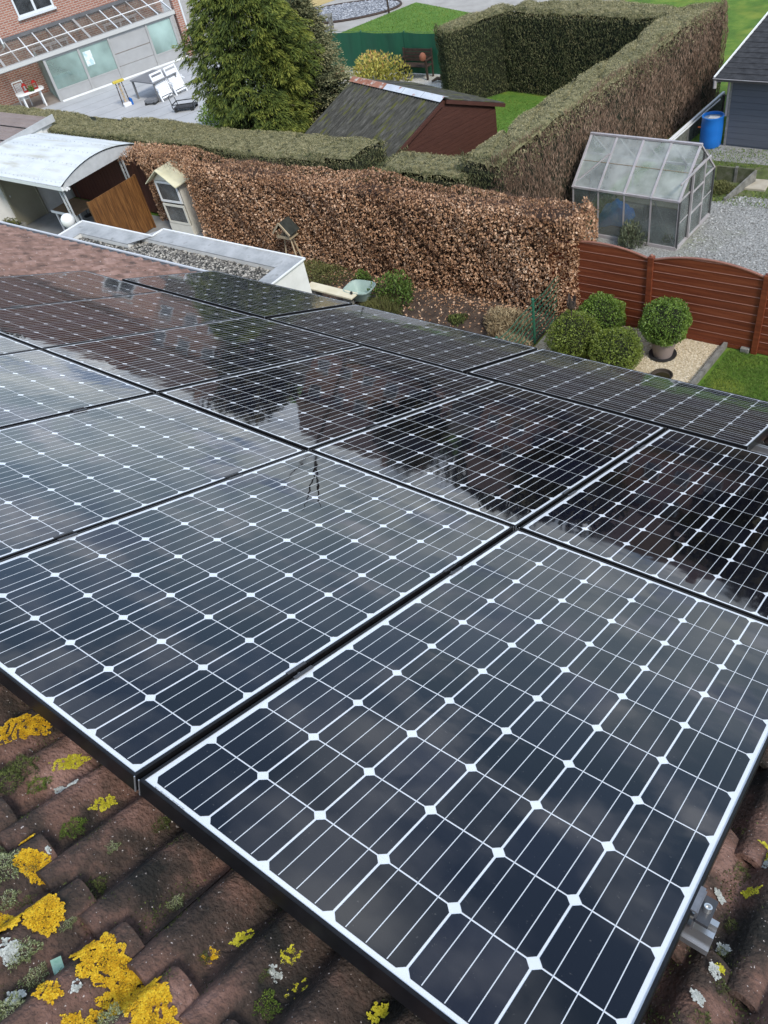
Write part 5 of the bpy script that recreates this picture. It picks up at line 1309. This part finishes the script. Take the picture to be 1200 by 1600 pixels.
clump('moss_heap', 'brownish green heap of clippings in the compost bay', 'heap', (-4.78, 19.05, 0), .34, .22, M_olive, 1600, (.03, .08), .3, .3, .8, stems=False)
t = thing('paving_slab', 'pale square slab lying on the grass strip', 'slab', (-4.13, 19.48, 0.008), .05)
MB().bbox(-.29, .29, -.26, .26, 0, .05, .008).build('slab', mat('slab_pale', [(0.36, 0.31, 0.23), (0.46, 0.41, 0.32)], scale=5, rough=.9), t)

# ------------------------------------------------------------------ brick house with glazed veranda
RZ = math.atan2(0.92, 0.392)
M_brick = brick_mat('red_brick', (0.36, 0.165, 0.115), (0.28, 0.115, 0.08), (0.46, 0.42, 0.37), .24, .085)
M_rooftile = mat('house_roof_tiles', [(0.10, 0.055, 0.042), (0.16, 0.085, 0.065)], scale=6, rough=.9)
M_band = mat('lead_band', [(0.10, 0.10, 0.105), (0.14, 0.14, 0.145)], scale=4, rough=.6)
M_upvc = mat('white_upvc', [(0.62, 0.65, 0.67)], rough=.45)
M_winglass = glass_mat('window_glass', (.35, .38, .40), .15, (.3, .32, .34))
t = thing('brick_house', 'red brick house behind the glazed veranda', 'house', HA, RZ)
MB().box(-5.0, 6.55, 2.5, 9.5, 0, 5.4).build('wall', M_brick, t)
for s, y0, y1 in ((1, 2.2, 6.0), (-1, 9.8, 6.0)):
    mb = MB(); mb.sheet(lambda u, v: (u, y0 + (y1 - y0) * v, 5.35 + 2.5 * v), [-5.3, 6.9], [0, 1], (0, 0, .12)); mb.build('roof', M_rooftile, t)
mb = MB().extrude([(6.5, 2.5, 5.4), (6.5, 9.5, 5.4), (6.5, 6.0, 7.75)], (-.1, 0, 0)); mb.build('gable', M_brick, t)
mb = MB().extrude([(-4.9, 2.5, 5.4), (-4.9, 9.5, 5.4), (-4.9, 6.0, 7.75)], (-.1, 0, 0)); mb.build('gable', M_brick, t)
MB().box(-5.0, 6.55, 2.42, 2.4985, 2.36, 2.50).build('lead_band', M_band, t)
for xa, xb, za, zb in ((.12, 1.78, 3.02, 4.35), (3.6, 5.2, 3.02, 4.35)):
    w = MB().box(xa, xb, 2.44, 2.4985, za, za + .09).box(xa, xb, 2.44, 2.4985, zb - .09, zb).box(xa, xa + .08, 2.44, 2.4985, za + .09, zb - .09).box(xb - .08, xb, 2.44, 2.4985, za + .09, zb - .09).box((xa + xb) / 2 - .05, (xa + xb) / 2 + .05, 2.44, 2.4985, za + .09, zb - .09).build('window', M_upvc, t)
    for a, b in ((xa + .08, (xa + xb) / 2 - .05), ((xa + xb) / 2 + .05, xb - .08)):
        MB().box(a, b, 2.472, 2.476, za + .09, zb - .09).build('pane', M_winglass, w)
    MB().box(xa - .06, xb + .06, 2.36, 2.4985, za - .08, za - .002).build('sill', M_upvc, w)
MB().tube([(-1.55, 2.40, 4.4), (-1.55, 2.40, 2.9), (-1.0, 2.38, 2.52), (-1.0, 2.30, 2.2)], .05, 8).build('downpipe', M_upvc, t, True)

M_valu = mat('veranda_aluminium', [(0.33, 0.33, 0.32), (0.38, 0.38, 0.37)], scale=3, rough=.45)
M_vpanel = mat('veranda_panel', [(0.33, 0.33, 0.325), (0.38, 0.38, 0.375)], scale=2, rough=.5)
M_vglass = glass_mat('veranda_glass', (.62, .76, .72), .55, (.40, .54, .50), .6)
M_vroof = glass_mat('veranda_roof_glass', (.72, .76, .74), .10, (.45, .46, .42), 3.0)
t = thing('glass_veranda', 'grey aluminium veranda with glass roof on the brick house', 'veranda', HA, RZ)
xs = [.05, 1.6, 3.02, 4.83, 6.05]
ZB = 1.74
for x in [-4.6] + xs:
    MB().box(x - .05, x + .05, -.05, .05, 0, ZB).build('post', M_valu, t)
MB().box(-4.9, 6.3, -.07, .07, ZB, ZB + .10).build('beam', M_valu, t)
MB().box(-4.9, 6.3, -.13, -.0705, ZB + .04, ZB + .18).build('gutter', mat('gutter_pale', [(0.50, 0.50, 0.48)], rough=.5), t)
MB().box(-4.9, 6.3, -.068, .07, ZB + .1005, ZB + .20).build('eave_trim', M_valu, t)
MB().box(.1, 6.3, -.16, -.055, .0, .07).build('threshold', M_lipw, t)
for k in range(4):
    a, b = xs[k] + .055, xs[k + 1] - .055
    if k == 2:
        for z0, z1 in ((.05, .52), (.54, 1.02), (1.05, ZB - .01)): MB().box(a, b, -.015, .015, z0, z1).build('solid_panel', M_vpanel, t)
    else:
        MB().box(a, b, -.02, .02, .05, .44).build('solid_panel', M_vpanel, t)
        MB().box(a, b, -.03, .03, .441, .50).build('transom', M_valu, t)
        MB().box(a, b, -.004, .004, .501, ZB - .06).build('glass_pane', M_vglass, t)
        MB().box(a, b, -.03, .03, ZB - .06, ZB - .001).build('head_rail', M_valu, t)
p = MB().box(1.74, 2.10, -.012, -.006, .95, 1.52).build('paper_notice', mat('notice_paper', [(0.42, 0.60, 0.62), (0.70, 0.76, 0.76)], scale=9, rough=.7, stops=[.42, .5]), t)
MB().box(6.05, 6.10, .05, 2.42, 0, ZB).build('end_panel', M_vpanel, t)
MB().box(.04, .06, .06, 2.3, .0, ZB).build('side_glass', M_vglass, t)
z0, z1 = ZB + .205, 2.36
nb = 17
for k in range(nb + 1):
    x = -4.8 + k * (11.0 / nb)
    wide = k in (5, 11)
    MB().bar((x, -.02, z0), (x, 2.41, z1), .10 if wide else .05, .05).build('rafter', M_valu if wide or k % 3 == 0 else M_upvc, t)
    if k < nb:
        xa, xb = x + .03, x + 11.0 / nb - .03
        for q in range(2):
            y0, y1 = 2.38 * q / 2 + .03, 2.38 * (q + 1) / 2 + .01
            f = lambda y: z0 + (z1 - z0) * y / 2.41
            mb = MB(); mb.add([(xa, y0, f(y0)), (xb, y0, f(y0)), (xb, y1, f(y1)), (xa, y1, f(y1))], [(0, 1, 2, 3)]); mb.build('roof_pane', M_vroof, t)
MB().bar((-4.9, 1.2, (z0 + z1) / 2 + .02), (6.3, 1.2, (z0 + z1) / 2 + .02), .035, .03).build('purlin', M_lipw, t)
MB().box(-4.9, 6.3, .1, 2.45, .005, .02).build('floor', mat('veranda_floor', [(0.26, 0.22, 0.19), (0.32, 0.28, 0.25)], scale=2, rough=.6), t)
t = thing('brick_pillar', 'narrow brick pillar at the right end of the veranda', 'pillar', HA + hu * 6.45 + hn * .0, RZ)
MB().box(-.14, .14, -.15, .25, 0, 2.3).build('shaft', M_brick, t); MB().box(.16, .24, -.1, .0, 0, 2.4).build('white_pipe', M_upvc, t)
def hp(u, n, z=0.0):
    q = HA + hu * u + hn * n
    return (q.x, q.y, z)
# things in the open bay of the veranda
t = thing('oval_table', 'white oval plastic table in the open veranda bay', 'table', hp(-1.0, -.45), RZ)
tubfn([(1, .68), (1.0, .72), (.97, .73)], .62, .42).build('top', M_lipw, t, True)
for x in (-.4, .4):
    for y in (-.25, .25): MB().box(x - .03, x + .03, y - .03, y + .03, 0, .68).build('leg', M_lipw, t)
M_redp = mat('red_enamel', [(0.26, 0.012, 0.010), (0.32, 0.02, 0.014)], scale=5, rough=.35)
for i, (u, lb) in enumerate(((-1.15, 'red lantern on the white oval table, left one'), (-.70, 'red lantern on the white oval table, right one'))):
    t = thing('red_lantern', lb, 'lantern', hp(u, -.40, .73), RZ, 'red lanterns on the oval table')
    MB().box(-.10, .10, -.10, .10, 0, .04).build('base', M_redp, t)
    for a in (-.085, .085):
        for b in (-.085, .085): MB().box(a - .012, a + .012, b - .012, b + .012, .04, .26).build('corner_bar', M_redp, t)
    MB().lathe([(.12, .26), (.05, .33), (.03, .36)], 8).build('hood', M_redp, t)
clump('pot_plant', 'little green plant between the red lanterns', 'plant', hp(-.92, -.25, .73), .16, .22, M_leaf, 220, (.05, .1), .4)
t = thing('stacked_chair', 'white slatted chair folded behind the oval table', 'chair', hp(-1.3, -1.1), RZ)
for x in (-.22, .22): MB().box(x - .02, x + .02, -.03, .03, 0, 1.05).build('side_rail', M_lipw, t)
for k in range(6): MB().box(-.155 + k * .055, -.125 + k * .055, -.012, .012, .45, 1.0).build('slat', M_lipw, t)
MB().box(-.24, .24, -.03, .03, 1.051, 1.09).build('top_rail', M_lipw, t); MB().box(-.2, .2, -.4, .03, .40, .44).build('seat', M_lipw, t)
t = thing('indoor_table', 'white table seen dimly through the veranda glass', 'table', hp(.9, -1.1), RZ)
MB().box(-.6, .6, -.4, .4, .70, .74).build('top', M_lipw, t)
for x in (-.55, .55):
    for y in (-.35, .35): MB().box(x - .03, x + .03, y - .03, y + .03, 0.02, .70).build('leg', M_lipw, t)

# ------------------------------------------------------------------ patio furniture
M_gtable = mat('grey_table', [(0.14, 0.145, 0.155), (0.19, 0.195, 0.205)], scale=2, rough=.35)
t = thing('patio_table', 'dark grey patio table behind the white loungers', 'table', (-29.25, 22.05, 0), math.radians(-5))
MB().box(-.85, .85, -.62, .62, .71, .75).build('tabletop', M_gtable, t)
for x in (-.78, .78):
    for y in (-.55, .55): MB().box(x - .035, x + .035, y - .035, y + .035, 0, .71).build('leg', mat('table_leg%d%d' % (x > 0, y > 0), [(0.22, 0.22, 0.22)], rough=.4, metal=.4), t)
M_plast = mat('white_plastic', [(0.74, 0.75, 0.76), (0.80, 0.80, 0.80)], scale=3, rough=.4)
def lounger(label, x, y, rz):
    t = thing('folding_lounger', label, 'lounger', (x, y, 0), rz, 'white slatted loungers against the table')
    R_ = Matrix.Rotation(math.radians(-20), 4, 'X')
    def bx(*a): return MB().box(*a, M=R_)
    for s in (-1, 1): bx(s * .27 - .025, s * .27 + .025, -.03, .03, 0.0, 1.02).build('side_rail', M_plast, t)
    for k in range(9): bx(-.24, .24, -.015, .015, .20 + k * .083, .20 + k * .083 + .076).build('slat', M_plast, t)
    bx(-.29, .29, -.035, .035, 1.021, 1.09).build('head_rail', M_plast, t)
    bx(-.24, .24, -.10, -.036, .10, .16).build('seat_edge', M_plast, t)
    for s in (-1, 1): MB().bar((s * .31, .26, .0), (s * .31, .12, .62), .035).build('back_leg', M_plast, t)
    for s in (-1, 1): MB().bar((s * .31, -.05, .50), (s * .31, .22, .56), .04, .03).build('armrest', M_plast, t)
    return t
lounger('white slatted lounger leaning on the table, left one', -28.30, 21.72, math.radians(82))
lounger('white slatted lounger leaning on the table, right one', -28.20, 22.42, math.radians(84))
t = thing('wheeled_crate', 'small dark wheeled crate under the grey table edge', 'crate', (-28.75, 21.2, 0), .3)
MB().box(-.25, .25, -.15, .15, .08, .20).build('body', M_gtable, t)
for x in (-.2, .2): MB().tube([(x, -.16, .06), (x, .16, .06)], .06, 10).build('wheel', MATS['black_plastic'], t)
M_yel = mat('yellow_plastic', [(0.50, 0.38, 0.04), (0.58, 0.46, 0.08)], scale=6, rough=.5)
t = thing('folding_trolley', 'folded trolley with yellow handle standing on the patio', 'trolley', (-30.0, 20.85, 0), math.radians(70))
for s in (-1, 1): MB().bar((s * .16, 0, .05), (s * .13, .03, .92), .03).build('rail', MATS['dark_iron'], t)
MB().bar((0, .02, .05), (0, .03, .88), .09, .02).build('centre_board', M_wood_pale, t)
for k in range(6): MB().bar((-.15, .01, .15 + k * .13), (.15, .01, .15 + k * .13), .02).build('rung', M_ghbar, t)
MB().bbox(-.24, .24, -.08, .10, .92, 1.0, .02).build('yellow_handle', M_yel, t)
MB().bbox(-.16, .16, -.20, .06, .02, .14, .02).build('load_bag', M_plast, t)
MB().bbox(.165, .24, -.20, .06, .02, .26, .02).build('blue_side', M_blue, t)
t = thing('black_cart', 'low black hand cart beside the big conifer', 'cart', (-26.35, 20.95, 0), math.radians(25))
MB().box(-.45, .45, -.25, .25, .14, .17).build('deck', MATS['black_plastic'], t)
for a in (((-.45, -.25), (.45, -.25)), ((-.45, .25), (.45, .25)), ((-.45, -.25), (-.45, .25)), ((.45, -.25), (.45, .25))):
    MB().bar((*a[0], .30), (*a[1], .30), .03).build('rim', MATS['black_plastic'], t)
for x in (-.45, .45):
    for y in (-.25, .25): MB().box(x - .012, x + .012, y - .012, y + .012, .17, .285).build('corner_post', MATS['black_plastic'], t)
MB().tube([(-.45, -.22, .3), (-.5, -.22, .62), (-.5, .22, .62), (-.45, .22, .3)], .015, 7).build('handle', MATS['black_plastic'], t)
for x in (-.35, .35):
    for y in (-.22, .22): MB().tube([(x, y - .02, .08), (x, y + .02, .08)], .08, 12).build('wheel', MATS['black_plastic'], t)
t = thing('wheelie_bin', 'black wheelie bin at the end of the veranda', 'bin', hp(6.9, .35), RZ)
mb = MB(); mb.add([(-.2, -.22, .05), (.2, -.22, .05), (.2, .22, .05), (-.2, .22, .05), (-.27, -.29, 1.0), (.27, -.29, 1.0), (.27, .29, 1.0), (-.27, .29, 1.0)], [(0, 3, 2, 1), (4, 5, 6, 7), (0, 1, 5, 4), (1, 2, 6, 5), (2, 3, 7, 6), (3, 0, 4, 7)]); mb.build('body', MATS['black_plastic'], t)
MB().bbox(-.29, .29, -.33, .31, 1.002, 1.06, .015).build('lid', MATS['black_plastic'], t); MB().tube([(-.25, .34, 1.0), (.25, .34, 1.0)], .02, 7).build('handle', MATS['black_plastic'], t)
for x in (-.22, .22): MB().tube([(x - .03, .24, .1), (x + .03, .24, .1)], .1, 12).build('wheel', MATS['black_plastic'], t)
t = thing('garden_step', 'low grey block step next to the black bin', 'step', hp(6.6, 1.0), RZ)
MB().bbox(-.35, .35, -.22, .22, 0, .16, .02).build('block', M_conc, t)
clump('leafy_shrub', 'small dark green bush at the foot of the big conifer by the patio', 'shrub', (-23.6, 20.2, 0), .8, .9, M_box, 2600, (.06, .12), .5)
clump('leafy_shrub', 'dark green foliage behind the ribbed brown roof', 'shrub', (-27.6, 14.35, 0), .9, 2.35, M_box, 3200, (.05, .10), .5)

# ------------------------------------------------------------------ far garden
M_gscreen = mat('green_screen', [(0.012, 0.085, 0.045), (0.018, 0.11, 0.06)], scale=1.2, rough=.6, stretch=(3, 3, .5))
t = thing('green_screen_fence', 'dark green windscreen fence between the gravel strip and the lawn', 'fence', (0, 25.45, 0))
px = [-26.6, -24.6, -22.6, -20.6, -18.6, -16.6, -14.9]
for x in px: MB().tube([(x, .03, 0), (x, .03, 1.42)], .028, 8).build('post', M_gwire, t)
for a, b in zip(px[:-1], px[1:]):
    mb = MB(); mb.sheet(lambda u, v: (u, .035 * math.sin((u - a) * 7) * (1 - abs(v - .7)) - .02, v * (1 - .025 * math.sin(PI * (u - a) / (b - a)))), [a + (b - a) * k / 20 for k in range(21)], [.03, .5, 1.0, 1.38], (0, .004, 0))
    mb.build('cloth_panel', M_gscreen, t, True)
MB().tube([(px[0], .02, 1.385), (px[-1], .02, 1.385)], .006, 5).build('top_wire', M_gwire, t)
clump('golden_shrub', 'round yellow-green shrub with orange tints behind the shed roof', 'shrub', (-19.1, 24.1, 0), 1.15, 1.20, mat('golden_leaves', [(0.10, 0.10, 0.015), (0.28, 0.26, 0.04), (0.48, 0.44, 0.10), (0.50, 0.26, 0.10)], attr='tint', rough=.7), 3600, (.07, .13), .5, .8, .5)
M_bench = mat('dark_bench_wood', [(0.035, 0.022, 0.016), (0.065, 0.042, 0.03)], scale=8, rough=.7)
t = thing('garden_bench', 'dark wooden bench against the green screen', 'bench', (-18.0, 25.1, 0), 0)
for s in (-1, 1):
    MB().box(s * .62 - .03, s * .62 + .03, -.22, -.16, 0, .62).build('front_leg', M_bench, t); MB().bar((s * .62, .16, 0), (s * .62, .24, .92), .05).build('back_leg', M_bench, t)
    MB().box(s * .62 - .03, s * .62 + .03, -.24, .2, .621, .66).build('armrest', M_bench, t)
for k in range(4): MB().box(-.66, .66, -.20 + k * .10, -.12 + k * .10, .42, .45).build('seat_slat', M_bench, t)
for k in range(4): MB().bar((-.6, .20 + k * .012, .54 + k * .105), (.6, .20 + k * .012, .54 + k * .105), .02, .085).build('back_slat', M_bench, t)
t = thing('hanging_ornament', 'round rusty ornament hung on the bench arm', 'ornament', (-17.42, 24.82, .66))
MB().lathe([(.02, 0), (.10, .04), (.13, .14), (.09, .24), (.03, .28)], 14).build('body', mat('rust_orange', [(0.20, 0.07, 0.04), (0.28, 0.11, 0.06)], scale=9, rough=.8), t, True)
t = thing('driftwood', 'dark twisted root lying on the white gravel', 'driftwood', (-16.75, 24.75, 0.01), .4)
MB().tube([(-.3, 0, .06), (-.1, .08, .12), (.1, -.02, .10), (.3, .05, .05)], [.03, .06, .05, .02], 7).build('stem', M_bark, t, True); MB().tube([(0, .03, .1), (.05, .2, .18), (.1, .3, .12)], [.045, .03, .012], 6).build('branch', M_bark, t, True)
t = thing('terracotta_pot', 'terracotta bowl pot on the white gravel by the conifers', 'pot', (-21.45, 24.55, 0))
MB().lathe([(.20, 0), (.36, .28), (.40, .28), (.40, .34), (.35, .34), (.32, .28), (.1, .24)], 24).build('bowl', mat('terracotta', [(0.36, 0.115, 0.055), (0.44, 0.16, 0.085)], scale=6, rough=.85), t, True)
MB().lathe([(.02, .262), (.33, .27)], 18).build('soil', M_soil, t)
clump('low_shrub', 'low green cushion plant right of the white gravel', 'shrub', (-15.6, 23.6, 0), .6, .3, M_olive, 1400, (.04, .09), .4, .4, .7, stems=False)
for lb, x, y, nm in (('wooden post far out on the lawn edge', -24.42, 32.2, 'lawn_post'),):
    t = thing(nm, lb, 'post', (x, y, 0)); MB().box(-.03, .03, -.03, .03, 0, .95).build('shaft', M_bench, t); MB().box(-.045, .045, -.045, .045, .951, 1.0).build('cap', M_bench, t)
t = thing('garden_lamp', 'flat-topped garden lamp at the edge of the sandy drive', 'lamp', (-29.75, 31.9, 0), 1.17)
MB().tube([(0, 0, 0), (0, 0, .85)], .035, 8).build('post', M_bench, t); MB().box(-.55, .55, -.2, .2, .85, .90).build('flat_top', M_upvc, t)
t = thing('stone_table', 'small weathered table beside the slate oval', 'table', (-26.35, 29.8, 0), .5)
MB().box(-.45, .45, -.28, .28, .56, .62).build('top', M_conc, t)
for x in (-.38, .38):
    for y in (-.22, .22): MB().box(x - .04, x + .04, y - .04, y + .04, 0, .56).build('leg', M_conc, t)
t = thing('slate_oval_bed', 'oval bed of grey slate chippings with a thin edging', 'flower bed', (-27.3, 32.3, 0.0), math.radians(20))
ov = [(2.9 * math.cos(2 * PI * k / 40), 1.45 * math.sin(2 * PI * k / 40)) for k in range(40)]
MB().prism(ov, .006, .05).build('slate', mat('slate_chips', [(0.13, 0.14, 0.155), (0.27, 0.28, 0.30), (0.42, 0.43, 0.45)], scale=16, rough=.8, bump=.8), t)
MB().tube([(x * 1.01, y * 1.02, .04) for x, y in ov + ov[:1]], .06, 6, False).build('edging', M_bench, t)
pl = pebbles('slate_chips', 'loose grey slate chippings on the oval bed', 3000, (-30, -24.5), (30.4, 34.2), .05, (.03, .07), [(0.12, 0.13, 0.145), (0.28, 0.29, 0.31), (0.46, 0.47, 0.49)], lambda x, y: ((((x + 27.3) * .94 + (y - 32.3) * .342) / 2.8) ** 2 + ((-(x + 27.3) * .342 + (y - 32.3) * .94) / 1.38) ** 2) < 1)
ground('sandy_drive', [(-36, 33.5), (-30.6, 31.6), (-29.2, 34.4), (-28.4, 36.5), (-36, 40)], 0.009, M_yellow_sand)
for a in ((-33.5, 33.5), (-31.2, 36.0)):
    pass

# ------------------------------------------------------------------ beyond the frame: what the panels mirror
M_dbrick = brick_mat('far_brick', (0.34, 0.18, 0.13), (0.27, 0.135, 0.10), (0.42, 0.40, 0.36), .24, .085)
M_droof = mat('far_roof', [(0.12, 0.085, 0.07), (0.18, 0.13, 0.11)], scale=2, rough=.9)
def far_house(label, x, y, rz, w, d, h, hr, m):
    t = thing('distant_house', label, 'house', (x, y, 0), rz, 'houses along the far side of the gardens')
    MB().box(-w / 2, w / 2, 0, d, 0, h).build('wall', m, t)
    for s in (0, 1):
        y0 = -.4 if s == 0 else d + .4
        mb = MB(); mb.sheet(lambda u, v: (u, y0 + (d / 2 - y0) * v, h - .1 + (hr - h + .1) * v), [-w / 2 - .3, w / 2 + .3], [0, 1], (0, 0, .12)); r = mb.build('roof', M_droof, t)
        if s == 0: MB().box(w * .2, w * .2 + .7, d / 2 - .4, d / 2 + .3, hr - .6, hr + .8).build('chimney', m, r)
    for xx in (-w / 2 + .05, w / 2 - .05): MB().extrude([(xx - .05, 0, h), (xx - .05, d, h), (xx - .05, d / 2, hr - .15)], (.1, 0, 0)).build('gable', m, t)
    for k in range(int(w / 2.6)):
        for z0 in (.9, 3.5):
            if z0 + 1.3 > h: continue
            xa = -w / 2 + .8 + k * 2.6
            wn_ = MB().box(xa, xa + 1.3, -.05, -.002, z0, z0 + 1.3).build('window', M_upvc, t)
            MB().box(xa + .1, xa + 1.2, -.06, -.0505, z0 + .1, z0 + 1.2).build('pane', MATS['grey_table'], wn_)
    return t
far_house('distant brick house mirrored in the left panels', -62, 54, .55, 12, 8, 5.2, 8.6, M_dbrick)
far_house('distant dark-roofed house mirrored left of the centre', -46, 66, .30, 14, 9, 5.2, 8.9, M_dbrick)
far_house('distant brick house mirrored in the middle panels', -29, 70, .1, 11, 8, 5.0, 8.3, M_dbrick)
far_house('distant brick house mirrored in the eave panels', -14, 68, -.05, 13, 8, 5.2, 8.7, M_dbrick)
far_house('distant white gabled house mirrored at the right', 1, 60, -.2, 10, 8, 4.8, 8.0, M_wall_white)
far_house('distant brick house mirrored at the far right', 15, 58, -.3, 12, 8, 5.2, 8.5, M_dbrick)
M_dtree = mat('distant_foliage', [(0.035, 0.036, 0.02), (0.075, 0.07, 0.04), (0.12, 0.10, 0.06)], attr='tint', rough=.95)
def far_tree(label, x, y, H, R):
    t = thing('distant_tree', label, 'tree', (x, y, 0), 0, 'trees beyond the far houses')
    MB().tube([(0, 0, -.1), (.1, 0, H * .4), (0, .1, H * .8)], [.3, .2, .06], 8).build('trunk', M_bark, t)
    n = 2600; d = unit(rng.normal(0, 1, (n, 3)))
    lump = 1 + .22 * np.sin(d[:, 0] * 5 + x) + .18 * np.sin(d[:, 1] * 6 + d[:, 2] * 4 + y)
    P = np.array([0, 0, H * .6]) + d * (np.array([R, R, H * .4]) * (rng.uniform(.25, 1, n) ** .4 * lump)[:, None])
    quads('crown', leaves(P, d, rng.uniform(.5, 1.0, n), .6, 1.0), rng.uniform(0, 1, n), M_dtree, t)
for i, (x, y, H, R, l) in enumerate([(-78, 46, 8.8, 4.5, 'distant tree left of the far houses'), (-54, 58, 9.0, 4, 'distant tree between the two left far houses'), (-37, 62, 8.6, 3.6, 'distant tree left of the far middle house'), (-21.5, 62, 9.0, 4.2, 'distant tree right of the far middle house'), (-6.5, 58, 8.4, 3.4, 'distant tree between the right far houses'), (8, 66, 9.2, 4.6, 'distant tree behind the right far houses'), (-68, 70, 9.6, 5, 'tall distant tree behind the left far house'), (-38, 84, 10, 6, 'tallest distant tree behind the roofs'), (-4, 84, 10, 6, 'tall distant tree behind the gabled house')]):
    far_tree(l, x, y, H, R)
t = thing('bare_tree', 'leafless young tree mirrored as a dark fork in the panels', 'tree', (-25.5, 33.2, 0))
t.location = (-31.5, 41.5, 0)
MB().tube([(0, 0, -.1), (.05, 0, 4.5), (.0, .1, 8.6)], [.16, .12, .10], 8).build('trunk', M_bark, t, True)
for a, b, c in (((0, .1, 8.5), (-1.1, 0, 11.0), (-1.9, .1, 12.4)), ((0, .1, 8.5), (.5, .1, 11.2), (.5, .2, 13.2)), ((.3, .1, 10), (1.4, 0, 11.8), (2.0, 0, 12.6))):
    MB().tube([a, b, c], [.09, .055, .015], 6).build('limb', M_bark, t, True)
